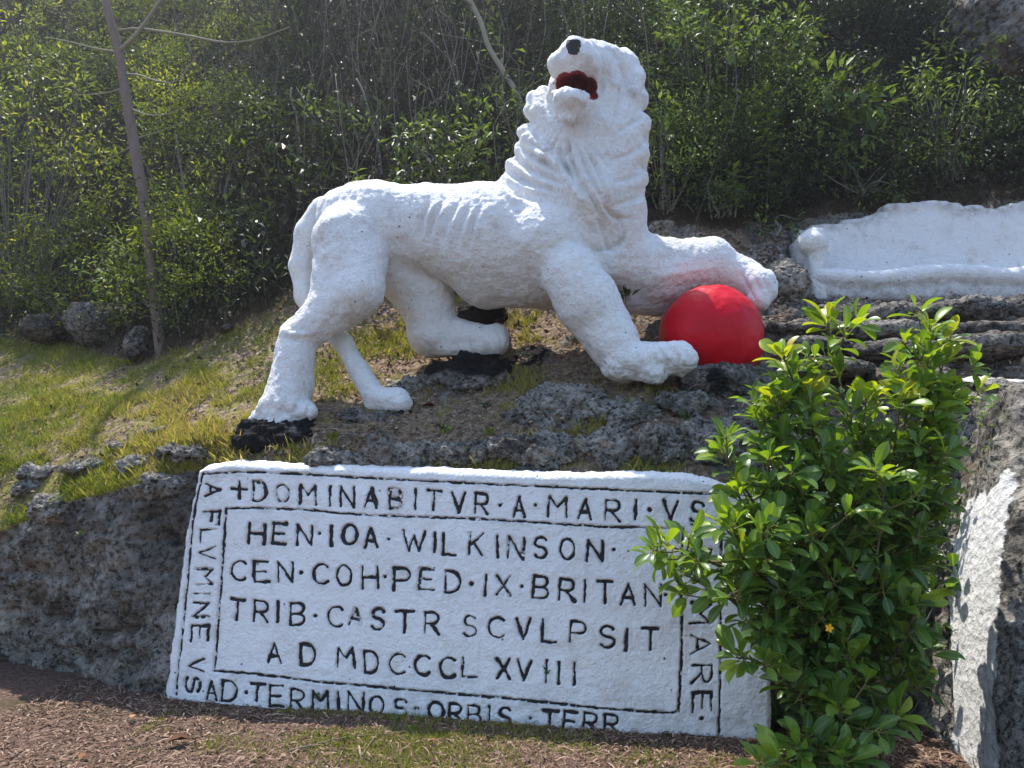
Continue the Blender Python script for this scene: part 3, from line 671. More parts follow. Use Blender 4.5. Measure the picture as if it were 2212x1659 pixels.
LION = [
 # trunk
 ('c', (800, 490, 5.98), (930, 497, 5.98), 96, 92, dict(k=.10, ys=1.0)), ('c', (930, 497, 5.98), (1060, 520, 5.95), 93, 122, dict(k=.10)),
 ('c', (1060, 522, 5.95), (1180, 535, 5.92), 124, 128, dict(k=.10, ys=1.05)), ('c', (1180, 535, 5.92), (1290, 500, 5.88), 126, 96, dict(k=.12, ys=1.1)),
 ('c', (745, 470, 5.98), (820, 470, 5.98), 66, 74, dict(k=.10)), ('c', (1050, 600, 5.95), (1120, 600, 5.92), 66, 62, dict(k=.08)),
 # neck and mane mass
 ('c', (1245, 440, 5.86), (1262, 320, 5.82), 142, 132, dict(k=.10, ys=1.15)), ('c', (1262, 320, 5.82), (1280, 200, 5.82), 128, 100, dict(k=.10, ys=1.15)),
 ('c', (1335, 300, 5.84), (1335, 460, 5.82), 66, 54, dict(k=.06)), ('c', (1330, 470, 5.82), (1310, 560, 5.76), 62, 52, dict(k=.08)),
 ('c', (1150, 400, 5.86), (1190, 330, 5.82), 66, 60, dict(k=.08)),
 # skull, cheeks, brow
 ('c', (1290, 178, 5.78), (1300, 158, 5.70), 82, 62, dict(k=.05)), ('c', (1305, 138, 5.62), (1340, 156, 5.74), 36, 42, dict(k=.04)), ('c', (1345, 150, 5.74), (1352, 200, 5.74), 36, 40, dict(k=.05)),
 ('c', (1206, 190, 5.50), (1212, 262, 5.56), 25, 34, dict(k=.04)), ('c', (1310, 200, 5.55), (1290, 270, 5.55), 40, 48, dict(k=.07)),
 # muzzle
 ('c', (1278, 156, 5.62), (1246, 136, 5.32), 64, 50, dict(k=.04)), ('c', (1206, 137, 5.28), (1213, 146, 5.32), 26, 28, dict(k=.03)), ('c', (1272, 140, 5.28), (1268, 148, 5.34), 29, 30, dict(k=.03)),
 ('c', (1240, 114, 5.36), (1240, 103, 5.25), 32, 21, dict(k=.02)), ('c', (1239, 102, 5.26), (1239, 100, 5.20), 22, 17, dict(k=.015)), ('c', (1240, 126, 5.30), (1290, 128, 5.55), 34, 40, dict(k=.04)),
 # jaw and chin
 ('c', (1262, 228, 5.58), (1232, 226, 5.30), 50, 38, dict(k=.03)), ('c', (1230, 224, 5.17), (1226, 250, 5.18), 44, 22, dict(k=.012)), ('c', (1203, 211, 5.18), (1260, 208, 5.18), 18, 18, dict(k=.02)),
 ('-', (1243, 178, 5.10), (1250, 186, 5.66), 23, 24, dict(k=.012)), ('-', (1217, 178, 5.12), (1228, 186, 5.60), 20, 21, dict(k=.012)), ('-', (1273, 184, 5.14), (1270, 190, 5.55), 15, 18, dict(k=.015)), ('-', (1279, 196, 5.16), (1281, 208, 5.42), 8, 8, dict(k=.01)),
 # throat
 ('c', (1266, 310, 5.64), (1270, 420, 5.57), 52, 66, dict(k=.10)),
 # near hind leg
 ('c', (752, 525, 5.76), (772, 615, 5.62), 80, 54, dict(k=.07)), ('c', (790, 560, 5.70), (775, 630, 5.60), 50, 50, dict(k=.06)), ('c', (742, 585, 5.72), (722, 655, 5.66), 70, 52, dict(k=.05)), ('c', (718, 650, 5.66), (668, 700, 5.66), 48, 34, dict(k=.04)), ('c', (770, 635, 5.60), (650, 728, 5.64), 54, 38, dict(k=.05)),
 ('c', (636, 706, 5.66), (624, 716, 5.66), 20, 20, dict(k=.03)), ('c', (642, 738, 5.64), (628, 838, 5.62), 42, 47, dict(k=.04)), ('c', (628, 838, 5.62), (612, 884, 5.58), 46, 54, dict(k=.04)),
 ('c', (573, 903, 5.58), (660, 888, 5.55), 28, 26, dict(k=.04)), ('c', (555, 910, 5.60), (600, 915, 5.5), 20, 30, dict(k=.03)),
 # far hind leg
 ('c', (855, 570, 6.10), (915, 640, 6.20), 66, 62, dict(k=.06)), ('c', (920, 640, 6.20), (937, 715, 6.20), 62, 56, dict(k=.05)), ('c', (932, 722, 6.20), (1060, 737, 6.08), 50, 33, dict(k=.04)), ('c', (1070, 730, 6.08), (1068, 740, 6.04), 32, 34, dict(k=.03)),
 ('c', (960, 750, 6.1), (1060, 750, 6.05), 22, 22, dict(k=.02)),
 # near fore leg
 ('c', (1180, 520, 5.62), (1232, 590, 5.60), 84, 62, dict(k=.07)), ('c', (1236, 592, 5.50), (1272, 655, 5.48), 65, 69, dict(k=.03)), ('c', (1272, 655, 5.52), (1322, 735, 5.46), 69, 58, dict(k=.04)), ('c', (1322, 735, 5.46), (1345, 782, 5.42), 54, 48, dict(k=.03)),
 ('c', (1350, 782, 5.42), (1466, 774, 5.30), 43, 38, dict(k=.035)), ('c', (1466, 768, 5.30), (1478, 776, 5.24), 34, 30, dict(k=.02)), ('c', (1318, 796, 5.44), (1420, 806, 5.30), 20, 22, dict(k=.03)), 
 # far fore leg
 ('c', (1310, 555, 5.92), (1420, 590, 6.02), 78, 74, dict(k=.08)), ('c', (1420, 590, 6.02), (1528, 572, 6.08), 73, 58, dict(k=.06)), ('c', (1500, 556, 6.05), (1540, 556, 6.05), 40, 42, dict(k=.04)), ('c', (1528, 575, 6.08), (1606, 604, 6.04), 56, 42, dict(k=.05)),
 ('c', (1606, 604, 6.02), (1640, 616, 5.90), 42, 36, dict(k=.035)), ('c', (1644, 626, 5.88), (1638, 648, 5.84), 30, 24, dict(k=.02)), ('c', (1655, 602, 5.9), (1660, 630, 5.86), 20, 18, dict(k=.02)),
 ('c', (1370, 640, 6.02), (1420, 650, 6.08), 40, 34, dict(k=.05)),
]
# locks along both sides of the mane
for (x0, y0, x1, y1, d_, r_) in [(1176, 204, 1160, 240, 5.70, 21), (1152, 215, 1182, 256, 5.66, 20), (1146, 240, 1190, 268, 5.66, 20), (1134, 285, 1172, 318, 5.70, 20), (1126, 322, 1150, 345, 5.74, 20), (1108, 358, 1150, 395, 5.76, 20), (1096, 392, 1140, 424, 5.80, 18), (1142, 305, 1175, 330, 5.6, 20)]:
    LION.append(('c', (x0, y0, d_), (x1, y1, d_ - .10), r_, r_ * .8, dict(k=.022)))
for (x0, y0, x1, y1, d_, r_) in [(1346, 124, 1374, 168, 5.74, 20), (1372, 164, 1366, 206, 5.70, 22), (1376, 216, 1336, 256, 5.68, 25), (1378, 270, 1326, 320, 5.66, 27), (1377, 332, 1322, 364, 5.66, 25), (1376, 388, 1334, 414, 5.68, 25), (1372, 440, 1334, 462, 5.70, 23), (1340, 282, 1312, 330, 5.56, 18), (1352, 226, 1330, 270, 5.58, 16)]:
    LION.append(('c', (x0, y0, d_), (x1, y1, d_ - .12), r_, r_ * .72, dict(k=.016)))
lf = build_field(LION, .0125)
LV, LQ = lf.mesh(); LV = smooth_mesh(LV, LQ, 2)
LNn = vnormals(LV, LQ)
if ((LV - LV.mean(0)) * LNn).sum(1).mean() < 0: LQ = LQ[:, ::-1].copy(); LNn = -LNn
# sculpted relief on the side that was carved to be seen
lx, ly = proj(LV)
vd = LV - EYE; vd /= np.linalg.norm(vd, axis=1, keepdims=True); facing = np.clip(-(LNn * vd).sum(1), 0, 1) ** .7
rel = np.zeros(len(LV))
def ridge(pts, wd, am, taper=True):
    global rel
    d, par = seg_dist(lx, ly, curve(pts, 24)); e = np.exp(-(d / wd) ** 2)
    if taper: e = e * np.sin(np.clip(par, .02, .98) * np.pi) ** .5
    rel += am * e
for a, b in [((930, 433), (907, 512)), ((960, 430), (925, 522)), ((988, 440), (956, 526)), ((1016, 443), (988, 528)), ((1037, 447), (1016, 526))]:
    mx = ((a[0] + b[0]) / 2 - 7, (a[1] + b[1]) / 2); ridge([a, mx, b], 5.5, -.032); ridge([(a[0] + 14, a[1]), (mx[0] + 14, mx[1]), (b[0] + 14, b[1])], 7, .016)
for pts in [[(1094, 345), (1140, 378), (1210, 410)], [(1082, 375), (1130, 405), (1195, 425)], [(1076, 400), (1110, 430), (1160, 448)], [(1110, 322), (1165, 360), (1215, 392)], [(1130, 318), (1185, 345), (1225, 380)],
            [(1196, 318), (1215, 370), (1248, 430)], [(1218, 320), (1232, 380), (1262, 440)], [(1176, 320), (1200, 352), (1235, 410)]]:
    ridge(pts, 6.5, .036); q = np.array(pts, float); ridge((q + [9, -11]).tolist(), 5, -.034)
for pts in [[(1228, 305), (1242, 360), (1285, 440), (1302, 470)], [(1245, 310), (1270, 370), (1300, 430)], [(1262, 320), (1290, 365), (1312, 440)], [(1205, 300), (1190, 320), (1170, 325)], [(1232, 310), (1222, 350), (1240, 400)]]:
    ridge(pts, 4.5, -.030); q = np.array(pts, float); ridge((q + [9, 0]).tolist(), 6, .016)
for pts in [[(1402, 238), (1368, 264), (1336, 288)], [(1404, 300), (1362, 332), (1320, 346)], [(1402, 358), (1362, 384), (1326, 394)], [(1398, 416), (1364, 432), (1330, 444)], [(1250, 500), (1290, 540), (1350, 520)], [(1290, 470), (1320, 540), (1360, 500)], [(1300, 440), (1330, 470), (1370, 470)], [(1322, 100), (1346, 160), (1338, 230), (1318, 290)]]:
    ridge(pts, 5, -.034)
for pts in [[(1258, 470), (1278, 500), (1275, 545)], [(1300, 490), (1322, 520), (1318, 560)], [(1336, 480), (1350, 510), (1340, 545)], [(1310, 150), (1322, 200), (1310, 260)]]:
    ridge(pts, 6, -.014)
ridge([(1400, 600), (1460, 590), (1540, 578)], 8, .016); ridge([(1400, 628), (1470, 620), (1520, 606)], 9, -.014); ridge([(1420, 560), (1500, 548)], 10, -.012)
ridge([(790, 470), (770, 500), (780, 530)], 14, -.014); ridge([(740, 420), (830, 440), (850, 520), (835, 570)], 22, -.016); ridge([(690, 470), (685, 560), (695, 640)], 16, .008)
ridge([(1190, 540), (1215, 520), (1252, 518), (1290, 540), (1312, 580)], 7, -.020, False); ridge([(604, 712), (640, 722), (690, 716)], 6, .016); ridge([(606, 728), (650, 738)], 6, -.014); ridge([(690, 720), (720, 690), (740, 640)], 10, -.014); ridge([(640, 760), (660, 800), (655, 850)], 14, -.010)
for x0 in (575, 603, 632, 660): ridge([(x0 + 14, 862), (x0, 905)], 5, -.016)
for x0, y0 in ((1440, 742), (1465, 744), (1415, 748)): ridge([(x0, y0), (x0 + 24, y0 + 30), (x0 + 26, y0 + 66)], 4, -.016)
for x0, y0 in ((1046, 712), (1070, 708)): ridge([(x0, y0), (x0 + 14, y0 + 26), (x0 + 12, y0 + 52)], 4, -.012)
for a, b in (((1618, 580), (1650, 640)), ((1640, 582), (1662, 632)), ((1600, 590), (1632, 652))): ridge([a, b], 4, -.018)
ridge([(1240, 118), (1242, 150)], 4, -.014); ridge([(1195, 150), (1180, 180), (1190, 240)], 7, -.018); ridge([(1290, 96), (1304, 130), (1304, 165), (1292, 205)], 6, -.034); ridge([(1192, 190), (1186, 230), (1196, 262)], 6, -.034)
for c_ in ((1192, 128), (1205, 150), (1262, 118), (1285, 140), (1280, 160)): ridge([c_, (c_[0] + 6, c_[1] + 5)], 6, .008, False)
rel = rel * facing
shag = np.exp(-((lx - 1250) / 150) ** 2 - ((ly - 380) / 120) ** 2)
foot = np.clip(sstep(845, 890, ly) * (lx < 720) + sstep(752, 790, ly) * (lx > 1280) * (lx < 1520), 0, 1)
rough = fbm(LV, 3.2, 3, 41) * .018 + fbm(LV, 10, 4, 42, .6) * (.009 + .008 * shag + .016 * foot) + fbm(LV * np.array([1, 1, .6]), 30, 3, 43, .65) * (.008 + .005 * shag + .006 * foot)
LV = LV + LNn * (rel + rough)[:, None]
# paint zones
inmouth = sstep(150, 156, ly) * (1 - sstep(214, 222, ly)) * sstep(1190, 1198, lx) * (1 - sstep(1287, 1294, lx))
dep = (LV[:, 1] - 5.2)
md = np.maximum(np.abs((lx - 1243) / 52) ** 2.5 + np.abs((ly - 182) / 36) ** 2.5, 0)
yfront = np.array([5.235 + .0 * 1])
red = inmouth * (md < 1.6)
# only the hollow itself: points that lie inside the carved capsules
def in_caps(V, prims, grow):
    r = np.zeros(len(V))
    for p in prims:
        a, b = at(*p[1]), at(*p[2]); d = b - a; t = np.clip(((V - a) @ d) / (d @ d), 0, 1)
        q = np.linalg.norm(V - a - t[:, None] * d, axis=1) - (px_r(p[3], p[1][2]) * (1 - t) + px_r(p[4], p[2][2]) * t)
        r = np.maximum(r, 1 - sstep(grow * .6, grow, q))
    return r
red = in_caps(LV, [p for p in LION if p[0] == '-'], .016) * (LV[:, 1] > 5.16)
red = red * np.where(ly > 200, sstep(1262, 1268, lx), 1.0)
nose = np.exp(-(((lx - 1239) / 15) ** 4 + ((ly - 103) / 15.5) ** 4)) * (np.abs(lx - 1239) < (17 - .42 * np.clip(ly - 98, 0, 40))) * (LV[:, 1] < 5.45)
nose = sstep(.15, .5, nose)
stain = np.exp(-((lx - 1560) / 75) ** 2 - ((ly - 612) / 26) ** 2) * .2 + np.exp(-((lx - 1625) / 30) ** 2 - ((ly - 648) / 22) ** 2) * .24
stain += .15 * np.exp(-((lx - 1420) / 70) ** 2 - ((ly - 640) / 24) ** 2); stain *= (LV[:, 1] > 5.6)
grime = np.clip(.35 * (1 - sstep(-.9, .1, LNn[:, 2])) * sstep(540, 640, ly) + .15 * sstep(1290, 1340, lx) * (ly > 400) * (ly < 560), 0, .5)  # duller tone on downward faces low down and on the chest's right
black = .95 * sstep(.02, .05, -(LV[:, 2] - at(1000, 760, 6.1)[2]) ) * (lx > 900) * (lx < 1110) * (ly > 755)
lion_o = at(1000, 880, 5.8)
lion = empty('lion_statue', lion_o, 'large white stone lion with raised roaring head and one paw on a red ball', 'statue')
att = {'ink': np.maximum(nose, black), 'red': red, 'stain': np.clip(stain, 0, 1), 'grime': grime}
LNf = vnormals(LV, LQ)
fn_ = nose[LQ].mean(1) > .5; fr_ = red[LQ].mean(1) > .5
def lion_part(name, sel, label=None):
    f = LQ[sel]; u, inv = np.unique(f, return_inverse=True)
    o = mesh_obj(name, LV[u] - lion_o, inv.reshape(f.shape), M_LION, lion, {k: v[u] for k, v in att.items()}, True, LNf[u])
    if label: o['label'] = label
    return o
def biggest(sel):
    f = np.nonzero(sel)[0]; lab = {}; par = {}
    def find(x):
        while par[x] != x: par[x] = par[par[x]]; x = par[x]
        return x
    for i in f:
        q = [int(v) for v in LQ[i]]
        for v in q: par.setdefault(v, v)
        for v in q[1:]: par[find(v)] = find(q[0])
    r_ = np.array([find(int(LQ[i][0])) for i in f]); u, c = np.unique(r_, return_counts=True)
    o_ = np.zeros(len(sel), bool); o_[f[r_ == u[c.argmax()]]] = True; return o_
lion_part('body', np.ones(len(LQ), bool)); LV = LV + LNf * .0018
lion_part('nose', biggest(fn_), 'worn black nose'); lion_part('mouth', biggest(fr_), 'open dark red mouth')
TAIL = [('c', (700, 455, 6.02), (668, 505, 6.06), 30, 30, dict(k=.05)), ('c', (668, 505, 6.06), (656, 575, 6.08), 30, 29, dict(k=.05)), ('c', (656, 575, 6.08), (664, 640, 6.06), 29, 26, dict(k=.05)), ('c', (664, 640, 6.06), (700, 705, 5.98), 26, 20, dict(k=.05)),
        ('c', (700, 705, 5.98), (742, 742, 5.86), 20, 20, dict(k=.04)), ('c', (742, 742, 5.86), (775, 800, 5.78), 21, 22, dict(k=.04)), ('c', (775, 800, 5.78), (805, 850, 5.74), 23, 25, dict(k=.03)), ('c', (815, 860, 5.72), (858, 866, 5.66), 24, 30, dict(k=.02)), ('c', (845, 880, 5.68), (868, 872, 5.64), 20, 20, dict(k=.02)), ('c', (806, 872, 5.72), (820, 876, 5.70), 18, 16, dict(k=.02))]
tv, tq = build_field(TAIL, .0125).mesh(); tv = smooth_mesh(tv, tq, 2); tn = vnormals(tv, tq)
if ((tv - tv.mean(0)) * tn).sum(1).mean() < 0: tq = tq[:, ::-1].copy(); tn = -tn
tx, ty = proj(tv)
tv = tv + tn * (fbm(tv, 3, 3, 45) * .008 + fbm(tv, 12, 4, 46) * (.005 + .016 * sstep(840, 870, ty)) + fbm(tv, 36, 3, 47) * .003)[:, None]
o = mesh_obj('tail', tv - lion_o, tq, M_LION, lion, {'ink': 0 * tx, 'red': 0 * tx, 'stain': 0 * tx, 'grime': 0 * tx}); 

# ------------------------------------------------------------------ ball
def ico(n_sub=5):
    import bmesh
    bm = bmesh.new(); bmesh.ops.create_icosphere(bm, subdivisions=n_sub, radius=1); bm.verts.ensure_lookup_table()
    V = np.array([v.co[:] for v in bm.verts]); T = np.array([[v.index for v in f.verts] for f in bm.faces]); bm.free(); return V, T
ICO = {k: ico(k) for k in (3, 5, 6)}
m = NT('red_gloss_paint')
n1 = m.noise(5, 4, .6); n2 = m.noise(30, 5, .6); n3 = m.noise(110, 3)
c = m.mix(m.ramp(n1, [(.4, 0), (.7, .5)]), (.56, .002, .014), (.38, .0012, .010))
b = m.bump(n2, .22, .015); b = m.bump(n3, .3, .004, b)
M_RED = m.done(c, .33, b, .2)
BV, BT = ICO[6]; BV = BV.copy()
bc = at(1536, 728, 5.70); br = px_r(113, 5.70)
top_rough = sstep(.55, .9, BV[:, 2])
BW = BV * np.array([1, 1, 1.0]) * br
BW += BV * ((fbm(BV, 1.6, 3, 51) * .014) + fbm(BV, 9, 4, 52) * (.003 + .006 * top_rough))[:, None]
ball = mesh_obj('ball', BW, BT, M_RED); ball.location = Vector(bc); tag(ball, 'big glossy red painted ball under the lion\'s outstretched paw', 'ball')

# ------------------------------------------------------------------ rocks
def rock(name, px, py, D, rx, ry, rz, mat, label, seed, group=None, lump=.30, sub=5, attrs=None, rot=0.0, cat='rock', flat=0.0):
    """rx rz in photo pixels, ry in metres"""
    V, T = ICO[sub]; V = V.copy(); r = np.array([px_r(rx, D), ry, px_r(rz, D)])
    if flat: V = np.sign(V) * np.abs(V) ** (1 - flat); V /= np.maximum(np.linalg.norm(V, axis=1, keepdims=True) ** .5, .6)
    P = V * r; sd = np.array([seed * 3.1, seed * 1.7, seed * .9])
    sz = float(np.cbrt(r.prod()))
    N = V / r; N /= np.linalg.norm(N, axis=1, keepdims=True)
    q = P / sz + sd
    d = sz * (lump * fbm(q, 1.3, 4, 7, .6) + lump * .55 * (.5 - worley(q, 2.0, 3)) + lump * .32 * (.5 - worley(q, 4.5, 4)) + .22 * lump * (.5 - worley(q, 9, 8)) + .06 * fbm(q, 9, 3, 9))
    P = P + N * d[:, None]
    if rot:
        c_, s_ = math.cos(rot), math.sin(rot); P = np.stack([P[:, 0] * c_ - P[:, 2] * s_, P[:, 1], P[:, 0] * s_ + P[:, 2] * c_], -1)
    a_ = attrs(P, V) if attrs else None
    o = mesh_obj(name, P, T, mat, None, a_); o.location = Vector(at(px, py, D))
    return tag(o, label, cat, group)
allblack = lambda P, V: {'black': np.full(len(P), .78)}
nb = lambda base: (lambda P, V: {'black': np.clip(base + .5 * fbm(P, 6, 3, 5), 0, 1)})
rock('plinth_rock', 606, 948, 5.60, 100, .30, 54, M_ROCKB, 'black painted rock under the lion\'s near hind paw', 1, lump=.30, attrs=nb(.62), rot=.12, sub=6)
rock('plinth_rock', 1045, 682, 6.45, 52, .25, 30, M_ROCKB, 'black rock propping the belly behind the bent far paw', 5, lump=.3, attrs=nb(.75))
rock('plinth_rock', 1024, 820, 6.08, 108, .28, 58, M_ROCKB, 'black topped rock under the lion\'s bent far hind paw', 2, lump=.42, attrs=lambda P, V: {'black': np.clip(.30 + 1.5 * P[:, 2] / .2 + .6 * fbm(P, 6, 3, 6), 0, 1)}, sub=6)
rock('plinth_rock', 812, 916, 5.70, 96, .20, 32, M_ROCKB, 'low half blackened rock under the tip of the lion\'s tail', 3, lump=.40, attrs=lambda P, V: {'black': np.clip(.36 + 1.6 * P[:, 0] / .4 * .3 + .5 * fbm(P, 5, 3, 5), 0, 1)}, sub=6)
rock('limestone_rock', 1585, 828, 5.42, 120, .20, 40, M_ROCKB, 'low dark rock in which the red ball is bedded', 9, 'grey limestone rocks on the ledge', lump=.30, attrs=lambda P, V: {'black': np.clip(.28 + .5 * fbm(P, 6, 3, 5), 0, 1)}, sub=6)
RG = 'grey limestone rocks on the ledge'
ROCKS = [
 (1215, 850, 5.45, 120, .30, 52, 'largest pitted grey rock, below the belly and left of the front paw', .33),
 (1350, 875, 5.28, 70, .22, 38, 'pitted rock just under the lion\'s planted front paw', .33),
 (1470, 852, 5.30, 66, .22, 30, 'dark rock beside the toes of the front paw', .3),
 (1310, 955, 4.95, 74, .20, 40, 'round weathered rock above the middle right of the panel', .36),
 (1420, 950, 4.85, 62, .18, 44, 'brown stained rock above the word end of the panel top', .36),
 (1150, 965, 5.0, 90, .20, 34, 'crumbly dark grey rock above the panel centre', .38),
 (980, 975, 5.02, 80, .18, 26, 'low jagged rock along the panel top, left of centre', .38),
 (860, 985, 5.05, 70, .18, 26, 'small pale jagged rock on the panel edge below the tail tip', .38),
 (720, 985, 5.10, 52, .16, 22, 'little grey rock just right of the black plinth rock', .36),
 (1540, 940, 4.95, 70, .24, 44, 'grey rock above the panel\'s right end behind the shrub', .34),
 (1640, 890, 5.2, 86, .26, 46, 'broad pale rock right of the ball, half behind the shrub', .34),
 (880, 820, 6.3, 44, .2, 20, 'grey stone in the litter between the hind legs', .3),
 (395, 968, 5.40, 52, .2, 20, 'grey rock in the turf above the panel\'s left corner', .36),
 (300, 992, 5.55, 44, .18, 18, 'dark rock in the turf left of the panel\'s corner rock', .38),
 (190, 1000, 5.95, 60, .2, 16, 'long flat rock low in the left turf', .38),
 (90, 1010, 6.15, 46, .2, 16, 'pair of dark knobs of rock near the left edge', .4),
 (60, 1045, 5.95, 28, .15, 14, 'small grey stone in the turf at far left', .36),
 (275, 952, 5.75, 36, .15, 12, 'pale flat stone half sunk in the left turf', .3),
 (345, 925, 5.75, 30, .12, 9, 'smooth pale stone sunk in turf left of the black rock', .25),
 (1690, 620, 6.75, 46, .34, 62, 'upright grey boulder between the lion\'s far paw and the bench', .18),
 (118, 1080, 5.5, 58, .16, 24, 'sunlit crust of rock on the crest of the rock face', .36),
 (352, 1040, 5.22, 44, .14, 26, 'rough knob of rock beside the panel\'s top left corner', .36),
]
for i, (x, y, D, rx, ry, rz, lab, lump) in enumerate(ROCKS):
    c_, _n2 = hill_pick(x, y + rz * .35)
    if i != 19:
        c_ = c_ - _n2 * px_r(rz, D) * (.12 if y > 930 and x > 650 else .72); x, y = [float(q_) for q_ in proj(c_)]; D = float(c_[1]); rx *= 1.15; rz *= 1.15
    rock('limestone_rock', x, y, D, rx, ry, rz, M_ROCK, lab, 10 + i, RG, lump * 1.35, sub=6 if rx > 60 else 5)
BR = 'mossy rocks at the foot of the thicket'
for i, (x, y, D, rx, ry, rz, lab) in enumerate([(225, 700, 9.0, 66, .5, 52, 'biggest streaked rock at the wood edge, left of the slender tree'), (310, 752, 8.2, 30, .3, 44, 'upright fluted rock at the foot of the slender tree'), (110, 712, 9.3, 46, .4, 28, 'low dark rock at the left end of the wood edge'), (500, 712, 7.7, 20, .2, 12, 'small dark stump of rock below the bushes near the tail')]):
    rock('mossy_rock', x, y, D, rx, ry, rz, M_STEP, lab, 60 + i, BR, .28)
# stone steps below the bench
SG = 'rough stone steps below the bench'
STEPS = [
 (1815, 690, 6.35, 40, .2, 24, 'pointed stone at the left of the top step'), (1775, 680, 6.4, 26, .18, 20, 'stone at the step corner under the bench leg'), (1935, 680, 6.35, 62, .2, 26, 'wide rounded stone in the middle of the top step'), (2010, 678, 6.35, 40, .2, 22, 'small stone left of the squared block on the top step'),
 (2105, 672, 6.35, 70, .22, 34, 'squared pale block at the right of the top step'), (2225, 668, 6.35, 56, .22, 36, 'cut stone leaving the frame at the right of the top step'),
 (1760, 712, 6.1, 110, .24, 20, 'long ledge stone right of the ball'), (1960, 720, 6.05, 130, .26, 22, 'long ledge stone in the middle of the second step'), (2150, 718, 6.05, 110, .26, 24, 'long ledge stone at the right of the second step'),
 (1740, 752, 5.9, 100, .25, 22, 'ledge stone beside the foot of the ball'), (1930, 765, 5.8, 110, .28, 26, 'dark ledge stone behind the shrub\'s left tip'), (2120, 752, 5.8, 120, .28, 28, 'rounded ledge stone at the right of the third step'), (1780, 800, 5.6, 100, .3, 24, 'littered ledge stone behind the shrub top'), (1960, 820, 5.5, 90, .3, 30, 'pale ledge stone between the two shrub tips'),
]
for i, (x, y, D, rx, ry, rz, lab) in enumerate(STEPS):
    rock('step_stone', x, y, D, rx, ry, rz, M_STEP, lab, 80 + i, SG, .20, flat=.25)
rock('cliff_outcrop', 2225, 60, 9.0, 165, .8, 190, M_CLIFF, 'pale brown cliff with dark hollows above the bench at top right', 120, lump=.34, cat='cliff', sub=6)

# painted rock flank at the right edge
nv, nu = 120, 90
u_ = np.linspace(0, 1, nu); v_ = np.linspace(0, 1, nv)
Uu, Vv = np.meshgrid(u_, v_)
# plan: starts deep at the recess corner, comes forward past the right frame edge; then the top runs back
lefx_ = np.interp(v_, [0, .25, 1], [2118, 2112, 2070])
kx = [0, .12, .30, .5, 1]
topP = at(np.interp(u_, kx, [2120, 2150, 2190, 2290, 3000]), np.interp(u_, kx, [885, 850, 832, 830, 900]), np.interp(u_, kx, [5.05, 4.8, 4.55, 4.3, 3.2]))
botP = at(np.interp(u_, kx, [2072, 2100, 2172, 2330, 3300]), np.interp(u_, kx, [1640, 1690, 1800, 2050, 2800]), np.interp(u_, kx, [4.15, 3.95, 3.55, 3.1, 2.1])); botP[:, 2] = -.1
prof = Vv ** .9
PR = topP[None] * (1 - prof[..., None]) + botP[None] * prof[..., None]
PR[..., 0] -= .10 * np.sin(Vv * np.pi) * (1 - Uu)
backn = 26
bk_ = np.linspace(1, 1 / backn, backn)
topback = np.stack([topP + np.array([.0, 0, 0]) + b_ * np.stack([np.full(nu, .25), np.full(nu, 1.15), np.full(nu, .18)], -1) for b_ in bk_])
# side of the block inside the recess
FLK = np.concatenate([topback, PR]); nv2 = FLK.shape[0]
sidec = np.linspace(1, 1 / 20, 20)
side = np.stack([FLK[:, 0] + c_ * np.array([.10, .95, 0]) for c_ in sidec], 1)
FLK = np.concatenate([side, FLK], 1); nu2 = FLK.shape[1]
fv = FLK.reshape(-1, 3); fq = grid_faces(nv2, nu2)
for _ in range(4):
    g = fv.reshape(nv2, nu2, 3); g[1:-1, 1:-1] = .4 * g[1:-1, 1:-1] + .15 * (g[:-2, 1:-1] + g[2:, 1:-1] + g[1:-1, :-2] + g[1:-1, 2:])
fn = vnormals(fv, fq)
if fn[:, 1].mean() > 0: fq = fq[:, ::-1].copy(); fn = -fn
fx, fy = proj(fv)
fd = .07 * fbm(fv, 2.2, 5, 101, .6) + .06 * (.5 - worley(fv, 5, 4)) + .025 * (.5 - worley(fv, 14, 6)) + .02 * fbm(fv, 16, 3, 8)
pa = np.zeros((nv2, nu2)); pa[backn:, 20:] = sstep(.20, .36, Vv + .25 * Uu) * (1 - sstep(.26, .36, Uu + .1 * Vv - .05)); pa[backn:, 20:] += .50 * sstep(.3, .5, Uu) * sstep(.3, .5, Vv); pa[:8, 20:] = .62
pa = pa.ravel()
fv = fv + fn * (fd * (1 - .88 * np.clip(pa, 0, 1)))[:, None]
tag(mesh_obj('painted_rock_wall', fv, fq, M_ROCKW, None, {'paint': pa}), 'grey rock wall with flaking white paint down its side, right edge', 'rock wall')

# ------------------------------------------------------------------ bench
bench_o = at(1950, 650, 7.0)
bench = empty('stone_bench', bench_o, 'long white plastered stone bench with wavy back set into the bank', 'bench')
def sdf_part(name, prims, h, ncz, seed, grime_fn=None):
    v, q = build_field(prims, h).mesh(); v = smooth_mesh(v, q, 2); n_ = vnormals(v, q)
    if ((v - v.mean(0)) * n_).sum(1).mean() < 0: q = q[:, ::-1].copy(); n_ = -n_
    v = v + n_ * (fbm(v, 2.4, 3, seed) * .02 + fbm(v, 10, 4, seed + 1) * ncz + fbm(v, 34, 3, seed + 2) * .003)[:, None]
    x_, y_ = proj(v); z0 = 0 * x_
    return mesh_obj(name, v - bench_o, q, M_BENCH, bench, {'ink': z0, 'red': z0, 'stain': z0, 'grime': z0 if grime_fn is None else np.clip(grime_fn(x_, y_, v), 0, 1)})
bt = [(1735, 500), (1770, 492), (1830, 482), (1880, 474), (1930, 448), (1980, 440), (2030, 440), (2090, 452), (2140, 456), (2200, 444), (2260, 432), (2400, 440), (2600, 450)]
back = []
bx_ = np.arange(1738, 2620, 24.0); by_ = np.interp(bx_, [p[0] for p in bt], [p[1] for p in bt]) + 5 * np.sin(bx_ * .11) * np.sin(bx_ * .037)
